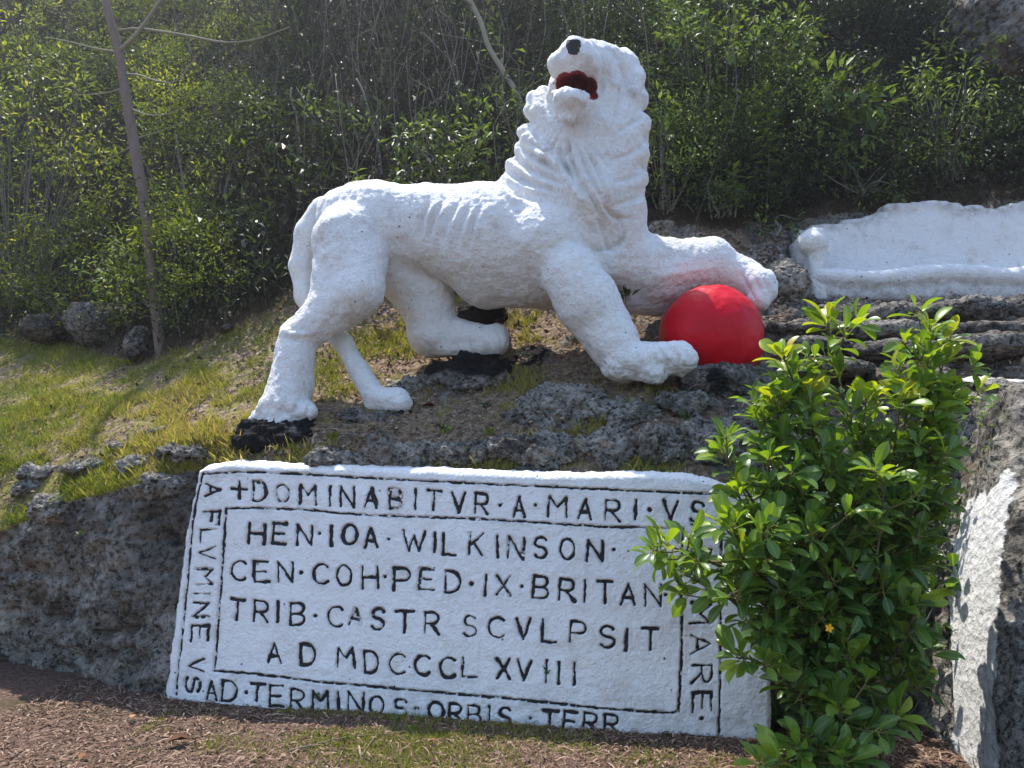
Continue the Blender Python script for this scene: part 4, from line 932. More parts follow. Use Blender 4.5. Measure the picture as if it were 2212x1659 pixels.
for x_, y_ in zip(bx_, by_):
    a_, b_ = at(x_, y_, 7.36), at(x_, 655, 7.36); back.append(('b', (a_ + b_) / 2, np.array([px_r(24, 7.36), .13, (a_[2] - b_[2]) / 2]), .05, dict(k=.02)))
sdf_part('backrest', back, .018, .011, 131, lambda x, y, v: .8 * (1 - sstep(-4, 26, y - np.interp(x, [p[0] for p in bt], [p[1] for p in bt]) + 14 * fbm(v, 5, 3, 7))) + .35 * sstep(.25, .5, fbm(v * np.array([1, 1, .35]), 3.5, 3, 17)))
seat = []
for x_ in np.arange(1772, 2640, 30.0):
    j_ = 5 * math.sin(x_ * .021) - (x_ - 1765) * .018; a_, b_ = at(x_, 588 + j_, 6.76), at(x_, 652, 6.80); zc = (a_[2] + b_[2]) / 2
    seat.append(('b', np.array([a_[0], 7.06, zc]), np.array([px_r(26, 6.8), .31, (a_[2] - b_[2]) / 2]), .07, dict(k=.03)))
    q_ = at(x_, 600 + j_, 6.74); seat.append(('c', (x_, 600 + j_, 6.78), (x_ + 30, 600 + j_, 6.78), 17, 17, dict(k=.05)))
sdf_part('seat', seat, .018, .011, 141, lambda x, y, v: .85 * sstep(598, 616, y + 8 * fbm(v, 3, 3, 19)) * (.75 + .5 * fbm(v, 3, 3, 9)))
a1, b1_ = at(1747, 505, 6.95), at(1747, 655, 6.85)
arm = [('b', np.array([a1[0], 7.06, (a1[2] + b1_[2]) / 2]), np.array([.075, .32, (a1[2] - b1_[2]) / 2]), .04, dict(k=.03)), ('c', (1752, 526, 6.80), (1748, 518, 7.2), 27, 24, dict(k=.02)), ('c', (1742, 524, 6.80), (1768, 528, 6.80), 22, 21, dict(k=.02))]
sdf_part('armrest', arm, .014, .009, 151, lambda x, y, v: .3 * sstep(.1, .4, fbm(v, 5, 3, 21)))
exec_foliage = True
# ------------------------------------------------------------------ foliage helpers
def unit(v): return v / (np.linalg.norm(v, axis=-1, keepdims=True) + 1e-9)
LEAF_S = (np.array([[0, 0, 0], [.45, -.5, .10], [1, 0, -.06], [.45, .5, .10]]), np.array([[0, 1, 2], [0, 2, 3]]))
def _leaf_big():
    ts = [0, .1, .26, .44, .62, .78, .91, 1]; ws = [.02, .15, .33, .46, .5, .43, .26, .0]
    V = []
    for t_, w_ in zip(ts, ws):
        z = .10 * math.sin(t_ * 2.2) - .12 * t_ * t_
        V += [(t_, -w_, z + .16 * w_), (t_, 0, z), (t_, w_, z + .16 * w_)]
    f = []
    for i in range(len(ts) - 1):
        a = i * 3; f += [(a, a + 3, a + 4, a + 1), (a + 1, a + 4, a + 5, a + 2)]
    return np.array(V), np.array(f)
LEAF_B = _leaf_big()
def leaves(mb, pos, dirn, up, L, Wd, tint, tpl=LEAF_S, across=False):
    n = len(pos); d = unit(dirn); s_ = unit(np.cross(up, d)); n_ = np.cross(d, s_)
    L = np.broadcast_to(L, (n,)); Wd = np.broadcast_to(Wd, (n,)); tint = np.broadcast_to(tint, (n,))
    V0, F0 = tpl; m_ = len(V0)
    V = pos[:, None] + L[:, None, None] * (V0[None, :, 0:1] * d[:, None] + V0[None, :, 2:3] * n_[:, None]) + (Wd[:, None, None] * V0[None, :, 1:2]) * s_[:, None]
    Fx = (F0[None] + (np.arange(n) * m_)[:, None, None]).reshape(-1, F0.shape[1])
    kw = dict(tint=np.repeat(tint, m_))
    if across: kw['across'] = np.tile(np.abs(V0[:, 1]), n)
    if F0.shape[1] == 4: mb.add(V.reshape(-1, 3), Fx, None, **kw)
    else: mb.add(V.reshape(-1, 3), None, Fx, **kw)
def rnd_dirs(n, rng=RNG): return unit(rng.normal(size=(n, 3)))

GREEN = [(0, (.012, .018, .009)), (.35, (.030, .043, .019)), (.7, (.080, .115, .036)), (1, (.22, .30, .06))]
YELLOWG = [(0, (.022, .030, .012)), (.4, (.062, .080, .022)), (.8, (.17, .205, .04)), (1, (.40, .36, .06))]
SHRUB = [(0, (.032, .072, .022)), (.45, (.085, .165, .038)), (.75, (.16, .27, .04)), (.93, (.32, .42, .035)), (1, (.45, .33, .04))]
M_LEAF = mat_leaf('thicket_leaves', GREEN, .28, .5, .35, (1.25, 1.3, .6))
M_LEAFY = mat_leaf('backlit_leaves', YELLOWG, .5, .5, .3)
M_SHRUB = mat_leaf('glossy_shrub_leaves', SHRUB, .40, .34, .45, (1.7, 1.6, .35), True)
M_GRASS = mat_leaf('turf_blades', [(0, (.10, .15, .02)), (.4, (.22, .26, .04)), (.75, (.38, .34, .09)), (1, (.48, .37, .18))], .35, .6, .2, (1.2, 1.2, .6))
M_STEM = mat_bark('grey_stems', (.10, .09, .08), (.24, .215, .185))
M_BARK = mat_bark('brown_grey_bark', (.12, .085, .07), (.24, .18, .15))
M_PALE = mat_bark('pale_bark', (.20, .18, .13), (.34, .31, .23))
M_TWIG = mat_bark('dead_twigs', (.10, .075, .055), (.26, .21, .165))
M_CHIP = mat_simple('mulch_chips', [(0, (.040, .023, .015)), (.4, (.135, .082, .056)), (.75, (.31, .21, .15)), (1, (.55, .43, .33))], .9)
M_DRY = mat_simple('dry_leaves', [(0, (.05, .022, .014)), (.4, (.16, .075, .035)), (.75, (.30, .17, .08)), (1, (.42, .32, .18))], .75)

# ------------------------------------------------------------------ thicket on the bank
def bank_points(n, s0=5.0, s1=5.95, px0=-1100, px1=2850, rng=RNG):
    i0, i1 = np.searchsorted(SEG, [s0, s1]); j0, j1 = np.searchsorted(cols, [px0, px1])
    # columns are fanned, so draw by pixel position
    i = rng.integers(i0, i1, n); px = rng.uniform(px0, px1, n); j = np.clip(np.searchsorted(cols, px), j0, j1 - 1)
    return HG[i, j], HNG[i, j], px, SEG[i]
th = MB(); thy = MB()
nC = 1900
cp, cn, cpx, cs_ = bank_points(nC)
dens = fbm(cp, .45, 3, 201); spec_ = fbm(cp, .6, 3, 207); lum_ = fbm(cp, .55, 3, 211)
for k in range(nC):
    mid_ = float(np.exp(-((cpx[k] - 820) / 330) ** 2)); left = float(np.clip((600 - cpx[k]) / 260, 0, 1)); right = float(sstep(1350, 1550, cpx[k]))
    if RNG.random() < .45 * mid_ or dens[k] < -.24 + .14 * mid_ - .25 * left: continue
    R_ = RNG.uniform(.22, .62) * (1 - .35 * mid_); L0 = RNG.uniform(.045, .085) if left > .4 else float(np.interp(spec_[k], [-.3, 0, .15, .35], [.045, .06, .085, .13])) * RNG.uniform(.85, 1.2)
    nL = int(R_ ** 2 / L0 ** 2 * RNG.uniform(2.2, 3.4)); 
    out = RNG.uniform(.0, .35) + .25 * RNG.random() ** 3
    c0 = cp[k] + cn[k] * out + np.array([0, -.1, .25]) * out
    qx, qy = proj(c0)
    if ((qx - 2215) / 150) ** 2 + ((qy - 60) / 190) ** 2 < 1: continue
    # sprays: leaves gather on a few twigs of the mound
    nt_ = max(6, nL // 12); tw = rnd_dirs(nt_); tw[:, 2] = np.abs(tw[:, 2]) * .9 - .15; tw[:, 1] = -np.abs(tw[:, 1]); tw = unit(tw)
    ti = RNG.integers(0, nt_, nL); fr = RNG.uniform(.55, 1.08, (nL, 1))
    d = tw[ti] * fr * R_ * RNG.uniform(.75, 1.1, nt_)[ti][:, None] + RNG.normal(0, L0 * .9, (nL, 3))
    dirn = tw[ti] * .7 + .8 * rnd_dirs(nL) + np.array([0, 0, -.15]); up = np.array([0, -.3, 1]) + .5 * rnd_dirs(nL)
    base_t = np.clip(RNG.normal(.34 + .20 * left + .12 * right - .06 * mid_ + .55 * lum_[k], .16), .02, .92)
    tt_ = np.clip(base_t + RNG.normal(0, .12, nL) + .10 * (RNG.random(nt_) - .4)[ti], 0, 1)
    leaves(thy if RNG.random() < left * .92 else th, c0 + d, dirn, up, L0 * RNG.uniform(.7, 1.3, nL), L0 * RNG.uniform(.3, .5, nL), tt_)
# a thin low cover so the bank is never bare
p2, n2, px2, _ = bank_points(80000)
qx, qy = proj(p2); kk = ((qx - 2215) / 140) ** 2 + ((qy - 60) / 170) ** 2 > 1; p2 = p2[kk]; n2 = n2[kk]
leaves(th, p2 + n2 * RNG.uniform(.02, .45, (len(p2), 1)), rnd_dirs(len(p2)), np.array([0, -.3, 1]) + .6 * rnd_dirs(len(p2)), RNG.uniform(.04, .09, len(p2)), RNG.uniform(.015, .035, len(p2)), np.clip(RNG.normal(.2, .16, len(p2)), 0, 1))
tag(th.build('thicket', M_LEAF, smooth=False), kind='stuff')
tag(thy.build('sunlit_thicket', M_LEAFY, smooth=False), kind='stuff')
stm = MB()
p3, n3, px3, s3 = bank_points(340, 5.0, 5.75, -350, 1500)
for k in range(len(p3)):
    h_ = RNG.uniform(.7, 2.4); ln = np.array([RNG.normal(0, .16), RNG.uniform(-.30, .02), 1.0]); b0 = p3[k] - n3[k] * .05
    pts = [b0, b0 + ln * h_ * .35 + RNG.normal(0, .07, 3), b0 + ln * h_ * .7 + RNG.normal(0, .12, 3), b0 + ln * h_ + RNG.normal(0, .2, 3)]
    r0 = RNG.uniform(.003, .009); stm.tube(curve(pts, 9), np.linspace(r0, r0 * .35, 9), 4)
tag(stm.build('thicket_stems', M_STEM), kind='stuff')

# ------------------------------------------------------------------ trees with trunks one can tell apart
def branch(mb, pts, r0, r1, sides=7, n=14): mb.tube(curve([at(*p) for p in pts], n), np.linspace(r0, r1, n), sides)
def crown(mb, centers, n, rad, L, tint, sd=.18, tpl=LEAF_S, wr=.45):
    for c_ in centers:
        d = rnd_dirs(n) * (RNG.random((n, 1)) ** .45) * rad
        leaves(mb, np.asarray(c_) + d, unit(d) + .6 * rnd_dirs(n) + np.array([0, 0, -.2]), np.array([0, -.2, 1]) + .5 * rnd_dirs(n), RNG.uniform(.7, 1.3, n) * L, RNG.uniform(.7, 1.3, n) * L * wr, np.clip(RNG.normal(tint, sd, n), 0, 1))
DT = 8.0
tb = at(345, 778, DT)
tree = empty('slender_tree', tb, 'tall slender bare trunk with thin twisting branches at left', 'tree')
def tpart(name, fn, mat, root):
    mb = MB(); fn(mb); o = mb.build(name, mat, root); o.location = Vector([-float(x) for x in root.location]); return o
tpart('trunk', lambda m: m.tube(curve([at(*p) for p in [(350, 790, DT), (346, 740, DT), (330, 600, DT), (316, 470, DT), (296, 350, DT), (276, 230, DT), (256, 110, DT), (232, 20, DT), (215, -60, DT), (205, -160, DT)]], 34), np.interp(np.linspace(0, 1, 34), [0, .06, .5, 1], [.082, .066, .056, .034]), 10), M_BARK, tree)
BRS = [([(258, 110, DT), (285, 85, DT - .1), (320, 40, DT - .2), (350, -5, DT - .3), (390, -60, DT - .3)], .028, .014), ([(258, 66, DT), (300, 62, DT - .1), (400, 76, DT - .3), (490, 92, DT - .4), (560, 82, DT - .4), (625, 58, DT - .5)], .018, .006),
       ([(272, 160, DT), (300, 162, DT - .1), (340, 175, DT - .2), (384, 173, DT - .3), (430, 110, DT - .4)], .014, .004), ([(255, 112, DT), (210, 105, DT + .1), (150, 90, DT + .2), (100, 80, DT + .3)], .012, .004), ([(268, 190, DT), (220, 202, DT + .1), (160, 205, DT + .2)], .012, .004),
       ([(285, 236, DT), (320, 248, DT - .1), (360, 246, DT - .2), (400, 230, DT - .3)], .009, .003), ([(288, 315, DT), (250, 335, DT + .1), (200, 365, DT + .2)], .011, .004), ([(290, 300, DT), (340, 285, DT - .1), (400, 262, DT - .2)], .009, .003), ([(375, 78, DT - .3), (378, 55, DT - .3), (372, 38, DT - .3)], .006, .003), ([(300, 120, DT - .1), (350, 102, DT - .2), (395, 80, DT - .3)], .006, .003), ([(240, 40, DT), (225, 25, DT), (240, -40, DT)], .012, .008)]
for pts, r0, r1 in BRS: tpart('branch', lambda m: branch(m, pts, r0, r1, 6, 16), M_PALE, tree)
def sapling(name, label, cat, paths, mat, lc=None, tint=.5, leafmat=None, group=None):
    b0 = at(*paths[0][0][0]); root = empty(name, b0, label, cat, group)
    for i, (pts, r0, r1) in enumerate(paths): tpart('trunk' if i == 0 else 'branch', lambda m: branch(m, pts, r0, r1, 7, 18), mat, root)
    if lc: tpart('crown', lambda m: crown(m, [at(*c_[:3]) for c_ in lc], lc[0][3], lc[0][4], lc[0][5], tint), leafmat or M_LEAF, root)
    return root
sapling('leaning_tree', 'pale crooked trunk leaning down behind the lion\'s head', 'tree', [([(1150, 290, 8.6), (1118, 205, 8.6), (1085, 150, 8.6), (1055, 100, 8.6), (1040, 50, 8.6), (1020, 10, 8.6), (990, -60, 8.6)], .034, .03), ([(1022, 12, 8.6), (1005, 0, 8.5), (980, -10, 8.4)], .02, .012)], M_PALE)
sapling('thin_sapling', 'thin bent grey sapling above the lion\'s rump', 'sapling', [([(830, 420, 8.6), (818, 330, 8.7), (800, 255, 8.8), (785, 200, 8.9), (770, 170, 9.0)], .02, .012)], M_STEM)
sapling('thin_sapling', 'straight pale sapling just right of the slender tree', 'sapling', [([(412, 560, 8.6), (400, 440, 8.6), (390, 360, 8.6), (380, 290, 8.6)], .014, .006), ([(402, 450, 8.6), (395, 380, 8.6), (380, 330, 8.6)], .008, .004)], M_STEM)
sapling('thin_sapling', 'short white dead stem left of the lion\'s rump', 'sapling', [([(650, 330, 9.0), (640, 250, 9.0), (628, 215, 9.0), (630, 190, 9.0)], .014, .012)], M_PALE)
# ------------------------------------------------------------------ bushes at the edge
def bush(name, label, px, py, D, clumps, n, rad, L, tint, mat, stems=6, group=None, wr=.42):
    b0 = at(px, py, D); root = empty(name, b0, label, 'shrub', group)
    cs2 = [at(*c_) for c_ in clumps]
    def st(m):
        for c_ in cs2:
            a = b0 + RNG.normal(0, .06, 3) * [1, 1, 0]
            mid = (a + c_) / 2 + RNG.normal(0, .06, 3) + [0, 0, .05]
            m.tube(curve([a, mid, c_], 9), np.linspace(.011, .003, 9), 5)
    tpart('stem', st, M_STEM, root)
    tpart('foliage', lambda m: crown(m, cs2, n, rad, L, tint, .2, wr=wr), mat, root)
    return root
def scat(n, x0, x1, y0, y1, d0, d1): return [(random.uniform(x0, x1), random.uniform(y0, y1), random.uniform(d0, d1)) for _ in range(n)]
BG_ = 'bushes along the edge of the thicket'
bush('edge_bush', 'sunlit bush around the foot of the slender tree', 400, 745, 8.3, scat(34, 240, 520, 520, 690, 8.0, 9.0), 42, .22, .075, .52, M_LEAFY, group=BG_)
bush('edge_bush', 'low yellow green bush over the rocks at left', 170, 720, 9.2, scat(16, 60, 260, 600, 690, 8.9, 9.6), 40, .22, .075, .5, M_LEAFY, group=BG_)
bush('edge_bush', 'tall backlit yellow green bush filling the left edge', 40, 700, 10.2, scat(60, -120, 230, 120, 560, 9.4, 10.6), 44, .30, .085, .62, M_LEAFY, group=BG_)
bush('edge_bush', 'dark leafy bush behind the lion\'s back near the mane', 960, 420, 8.0, scat(18, 860, 1080, 270, 390, 7.5, 8.0), 26, .18, .10, .62, M_LEAF, group=BG_)
bush('edge_bush', 'bright leafed bush right of the lion\'s mane', 1450, 470, 7.5, scat(16, 1405, 1500, 200, 430, 7.3, 7.7), 16, .16, .105, .88, M_LEAF, group=BG_)
bush('edge_bush', 'pale leafed tall bush behind and right of the lion\'s head', 1560, 420, 8.3, scat(60, 1440, 1740, 10, 340, 7.6, 8.5), 40, .22, .095, .78, M_LEAF, group=BG_)
bush('edge_bush', 'small bush on the bank beside the bench\'s left end', 1680, 520, 7.2, scat(9, 1620, 1740, 460, 530, 7.1, 7.4), 20, .11, .06, .7, M_LEAF, group=BG_)
bush('edge_bush', 'low seedlings on the bank right of the lion\'s chest', 1560, 470, 7.4, scat(10, 1500, 1640, 370, 460, 7.3, 7.7), 18, .12, .085, .85, M_LEAF, group=BG_)
bush('edge_bush', 'large leafed plant above the left half of the bench', 1840, 330, 7.9, scat(10, 1760, 1920, 170, 300, 7.4, 7.7), 14, .16, .19, .82, M_LEAF, group=BG_)
bush('edge_bush', 'feathery plant below the cliff at top right', 2050, 400, 7.9, scat(18, 1960, 2130, 150, 330, 7.4, 7.8), 26, .16, .09, .82, M_LEAF, group=BG_, wr=.3)
bush('edge_bush', 'scrubby bush just above the middle of the bench', 1860, 430, 7.7, scat(16, 1760, 1980, 310, 430, 7.4, 7.7), 24, .15, .075, .7, M_LEAF, group=BG_)
def stalk(label, base_, tip, n, L, tint):
    a, b = at(*base_), at(*tip); root = empty('stalk_plant', a, label, 'plant')
    P_ = curve([a, (a + b) / 2 + np.array([.03, 0, 0]), b], 16)
    tpart('stem', lambda m: m.tube(P_, np.linspace(.008, .004, 16), 5), M_STEM, root)
    def lf_(m):
        t_ = np.linspace(.25, 1, n); q = a + (b - a) * t_[:, None]; th_ = np.arange(n) * 2.4
        dr = np.stack([np.cos(th_), np.sin(th_), np.full(n, -.1) + .6 * (t_ > .92)], -1)
        leaves(m, q, dr, np.array([0, -.1, 1.]) + .15 * rnd_dirs(n), RNG.uniform(.8, 1.2, n) * L, RNG.uniform(.8, 1.2, n) * L * .36, np.clip(RNG.normal(tint, .1, n), 0, 1))
    tpart('foliage', lf_, M_LEAF, root)
stalk('upright stalk with tiers of pale leaves midway between lion and bench', (1655, 470, 7.5), (1655, 205, 7.5), 50, .19, .93)
stalk('short bright plant at the bank foot left of the stalk', (1588, 470, 7.3), (1583, 370, 7.3), 24, .15, .95)
stalk('leafy shoot standing behind the lion\'s rump', (775, 430, 7.4), (770, 370, 7.4), 9, .12, .95)

# ------------------------------------------------------------------ shrub in the right foreground
sb = at(1850, 1625, 3.98); sb[2] = 0.0
shrub = empty('leafy_shrub', sb, 'tall glossy leaved green shrub growing in front of the panel\'s right end', 'shrub')
MAIN = [  # stem paths: pixel, pixel, depth
 [(1850, 1500, 4.4), (1840, 1250, 4.4), (1850, 1000, 4.35), (1820, 850, 4.3), (1785, 690, 4.25)],
 [(1870, 1500, 4.45), (1905, 1200, 4.45), (1950, 980, 4.4), (1975, 850, 4.4), (2012, 705, 4.35)],
 [(1830, 1500, 4.35), (1780, 1250, 4.3), (1760, 1000, 4.25), (1730, 870, 4.2), (1690, 765, 4.15)],
 [(1800, 1500, 4.3), (1720, 1300, 4.2), (1650, 1130, 4.15), (1600, 1040, 4.1), (1555, 975, 4.1)],
 [(1780, 1500, 4.2), (1680, 1320, 4.0), (1590, 1240, 3.9), (1500, 1200, 3.85), (1425, 1172, 3.8)],
 [(1780, 1520, 4.15), (1690, 1400, 3.95), (1600, 1310, 3.85), (1530, 1270, 3.8), (1480, 1240, 3.8)],
 [(1790, 1550, 4.1), (1700, 1480, 3.9), (1640, 1430, 3.85), (1590, 1420, 3.8)],
 [(1860, 1500, 4.2), (1890, 1250, 4.0), (1910, 1120, 3.95), (1920, 1030, 3.9)],
 [(1840, 1500, 4.2), (1800, 1300, 4.0), (1770, 1180, 3.9), (1750, 1130, 3.85)],
 [(1850, 1550, 4.2), (1840, 1450, 3.9), (1830, 1420, 3.85)],
 [(1850, 1600, 4.1), (1820, 1560, 3.8), (1810, 1520, 3.75)],
 [(1820, 1620, 4.0), (1760, 1610, 3.75), (1720, 1620, 3.7)],
 [(1860, 1500, 4.4), (1960, 1300, 4.4), (2010, 1200, 4.4), (2030, 1120, 4.35)],
 [(1860, 1550, 4.3), (1920, 1350, 4.1), (1950, 1300, 4.05)],
 [(1870, 1580, 4.2), (1950, 1480, 4.1), (1990, 1440, 4.05)],
 [(1850, 1450, 4.3), (1860, 1250, 4.1), (1840, 1130, 4.05), (1850, 1080, 4.0)],
 [(1830, 1600, 4.1), (1780, 1640, 3.8), (1800, 1680, 3.7)],
 [(1820, 1640, 4.0), (1740, 1640, 3.75), (1680, 1650, 3.65)], [(1850, 1500, 4.1), (1720, 1330, 3.9), (1640, 1230, 3.8), (1600, 1200, 3.75)], [(1870, 1500, 4.2), (1960, 1400, 4.0), (2000, 1330, 3.95), (2020, 1290, 3.95)], [(1870, 1560, 4.1), (1930, 1560, 3.85), (1960, 1545, 3.8)],
 [(1700, 1400, 4.0), (1640, 1280, 3.95), (1600, 1180, 3.9), (1590, 1120, 3.9)],
 [(1850, 1400, 4.4), (1700, 1150, 4.3), (1660, 1010, 4.25), (1650, 900, 4.2)],
 [(1880, 1500, 4.4), (1930, 1200, 4.3), (1890, 1020, 4.3), (1880, 960, 4.3)],
 [(1880, 1400, 4.4), (1990, 1100, 4.4), (2020, 950, 4.4), (2040, 850, 4.4)],
]
MAIN += [[(1780, 1450, 4.2), (1700, 1250, 4.1), (1640, 1130, 4.0), (1585, 1060, 4.0)], [(1800, 1400, 4.2), (1740, 1200, 4.1), (1700, 1080, 4.05), (1660, 990, 4.0)], [(1770, 1480, 4.1), (1690, 1300, 3.95), (1620, 1200, 3.85), (1555, 1130, 3.8)],
 [(1840, 1400, 4.3), (1790, 1150, 4.2), (1765, 1040, 4.15), (1770, 990, 4.1)], [(1870, 1400, 4.4), (1950, 1150, 4.3), (1990, 1030, 4.3), (2000, 960, 4.3)], [(1830, 1350, 4.2), (1800, 1200, 4.1), (1830, 1100, 4.1), (1840, 1020, 4.1)]]
MAIN += [[(1820, 1350, 4.3), (1770, 1050, 4.25), (1755, 930, 4.2), (1750, 850, 4.2)], [(1850, 1350, 4.35), (1850, 1080, 4.3), (1860, 950, 4.25), (1872, 862, 4.25)], [(1870, 1350, 4.4), (1930, 1050, 4.35), (1945, 930, 4.3), (1945, 850, 4.3)], [(1880, 1350, 4.45), (2010, 1080, 4.4), (2050, 960, 4.4), (2068, 860, 4.4)], [(1880, 1350, 4.45), (2000, 950, 4.4), (2030, 830, 4.4), (2040, 770, 4.38)], [(1820, 1350, 4.3), (1720, 1050, 4.2), (1690, 950, 4.2), (1675, 870, 4.15)]]
stems_mb, leaf_mb = MB(), MB()
r2 = np.random.default_rng(11)
def whorl(c_, axis, n, L, tint, open_=.7):
    axis = unit(axis); ref = unit(np.cross(axis, [.3, .8, .2])); bi = np.cross(axis, ref); ph = r2.uniform(0, 6.28)
    for q in range(n):
        a_ = ph + q * 2.399; o_ = open_ * r2.uniform(.6, 1.35)
        dr = axis * max(.05, (1.05 - o_)) + o_ * (math.cos(a_) * ref + math.sin(a_) * bi) + np.array([0, -.10, .10])
        Lq = L * r2.uniform(.55, 1.1)
        pt_ = c_ - axis * r2.uniform(0, .05)
        petiole = unit(dr) * .025
        stems_mb.tube([pt_, pt_ + petiole], [.0028, .0022], 4, tint=.9)
        leaves(leaf_mb, (pt_ + petiole)[None], dr[None], (np.array([0, -.35, 1]) + .35 * r2.normal(size=3))[None], Lq, Lq * r2.uniform(.38, .50), np.clip(tint + r2.normal(0, .13), 0, .95 if r2.random() > .02 else 1.0), LEAF_B, True)
for k, path in enumerate(MAIN):
    P0 = [sb + r2.normal(0, .05, 3) * [1, 1, 0]] + [at(p[0] - .22 * max(0, p[0] - 1880) * min(1, max(0, (p[1] - 800) / 250)), p[1], p[2] * .925) for p in path]
    C_ = curve(P0, 40); stems_mb.tube(C_, np.linspace(.012, .004, 40), 6, tint=.3)
    Tn = np.gradient(C_, axis=0); ln = np.cumsum(np.linalg.norm(Tn, axis=1))
    tipt = .84 if path[-1][1] < 900 else .62
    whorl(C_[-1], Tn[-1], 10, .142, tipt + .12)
    tot = ln[-1]; x = tot * .42
    while x < tot - .05:
        i = int(np.searchsorted(ln, x)); i = min(i, 39); fr = x / tot
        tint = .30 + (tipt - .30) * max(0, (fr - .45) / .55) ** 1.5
        # alternate leaves
        for _ in range(2):
            dr = unit(Tn[i]) * .35 + rnd_dirs(1, r2)[0] * [1, .9, .6]
            L_ = r2.uniform(.075, .15); leaves(leaf_mb, C_[i][None] + unit(dr)[None] * .03, dr[None], (np.array([0, -.35, 1]) + .4 * r2.normal(size=3))[None], L_, L_ * r2.uniform(.37, .48), np.clip(tint + r2.normal(0, .12), 0, .93), LEAF_B, True)
            stems_mb.tube([C_[i], C_[i] + unit(dr) * .035], [.003, .0024], 4, tint=.9)
        if r2.random() < .46:
            dr = unit(unit(Tn[i]) * .6 + rnd_dirs(1, r2)[0] * [1, .8, .5] + [0, -.25, .2]); ll = r2.uniform(.10, .24)
            e = C_[i] + dr * ll; stems_mb.tube(curve([C_[i], C_[i] + dr * ll * .5 + [0, 0, -.01], e], 6), np.linspace(.005, .003, 6), 5, tint=.6)
            whorl(e, dr, int(r2.integers(5, 9)), .125, tint)
        x += .043
tpart2 = lambda mb, name, mat: setattr(mb.build(name, mat, shrub), 'location', Vector([-float(c_) for c_ in sb]))
m = NT('shrub_stem_bark'); M_SST = m.done(m.ramp(m.attr('tint'), [(0, (.06, .05, .035)), (.5, (.12, .10, .05)), (1, (.26, .26, .06))]), .7, None, .2)
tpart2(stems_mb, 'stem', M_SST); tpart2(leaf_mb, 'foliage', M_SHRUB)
# undergrowth in the dark recess behind the shrub
def undergrowth(label, pts, n, L, tint, base_):
    b0 = at(*base_); b0[2] = max(b0[2], 0.0); root = empty('creeper', b0, label, 'plant')
    cs3 = [at(*p) for p in pts]
    def st(m):
        for c_ in cs3:
            a = b0 + r2.normal(0, .1, 3) * [1, .5, 0]; m.tube(curve([a, (a + c_) / 2 + r2.normal(0, .06, 3), c_], 8), np.linspace(.006, .002, 8), 5)
    tpart('stem', st, M_STEM, root)
    def lf2(m):
        for c_ in cs3:
            d = rnd_dirs(n, r2) * (r2.random((n, 1)) ** .5) * .16
            leaves(m, c_ + d, rnd_dirs(n, r2) * [1, 1, .5], np.array([0, -.4, 1]) + .4 * rnd_dirs(n, r2), r2.uniform(.7, 1.2, n) * L, r2.uniform(.7, 1.2, n) * L * .45, np.clip(r2.normal(tint, .15, n), 0, .9), LEAF_B, True)
    tpart('foliage', lf2, M_SHRUB, root)
undergrowth('dark small leaved creeper in the recess beside the painted rock wall', scat(34, 1960, 2110, 960, 1560, 4.72, 4.92), 12, .075, .35, (2030, 1560, 4.75))
undergrowth('shaded large leaved plant low in the recess behind the shrub', scat(26, 1700, 2050, 1180, 1600, 4.5, 4.8), 10, .13, .18, (1900, 1600, 4.6))
undergrowth('small sprig on the pale rock above the recess', scat(4, 2080, 2130, 880, 960, 4.7, 4.8), 6, .06, .6, (2100, 980, 4.75))
def flower(px, py, D):
    c_ = at(px, py, D); mb = MB(); n = 5; a_ = np.arange(n) / n * 6.283
    dr = np.stack([np.cos(a_), np.full(n, -.35), np.sin(a_)], -1)
    leaves(mb, np.zeros((n, 3)), dr, np.tile([0, -1., .1], (n, 1)), .022, .013, .5, LEAF_B)
    mb.tube([np.zeros(3), np.array([.01, .03, -.06])], [.003, .002], 5, tint=.0)
    m = NT('yellow_petals'); mm = m.done(m.ramp(m.attr('tint'), [(0, (.10, .14, .02)), (.5, (.80, .42, .01))]), .5, None, .2)
    o = mb.build('yellow_flower', mm); o.location = Vector(c_); tag(o, 'single small yellow flower low in the shrub', 'flower')
flower(1790, 1356, 3.46)
# small plants rooted in the panel and by the paw
def sprig(label, px, py, D, n, L, tint, cat='plant', name='weed'):
    c_ = at(px, py, D); mb = MB(); dr = rnd_dirs(n, r2) * [1, .8, .6] + [0, -.5, .5]
    leaves(mb, r2.normal(0, L * .25, (n, 3)), dr, np.array([0, -.6, .8]) + .3 * rnd_dirs(n, r2), L, L * .45, np.clip(r2.normal(tint, .12, n), 0, 1))
    mb.tube([np.zeros(3), np.array([0, .02, -L * .6])], [.003, .002], 4, tint=.4)
    o = mb.build(name, M_LEAF); o.location = Vector(c_); return tag(o, label, cat)
for lab, x, y, n, L in [('green weed rooted in the last numeral of the date', 1182, 1452, 6, .036), ('moss tuft growing in the M of the bottom border', 686, 1505, 12, .028), ('tiny weed on the bottom frame line', 850, 1487, 7, .025), ('sprout in the N of the second line', 625, 1248, 5, .018)]:
    sprig(lab, x, y, float(plane_D(x, y)) - .015, n, L, .45)
sprig('dark weed between the lion\'s front legs', 1352, 640, 5.7, 12, .09, .35); sprig('tiny fern hanging under the lion\'s belly', 1120, 705, 5.9, 12, .04, .1)
sprig('weed on the rock left of the panel', 175, 1155, 5.3, 10, .05, .6); sprig('small plant on the ledge below the tail tip', 960, 925, 5.2, 12, .06, .6); sprig('low weed above the panel centre', 1050, 880, 5.45, 14, .05, .5); sprig('creeping weed between the boulders over the panel', 1480, 900, 5.0, 14, .05, .6)
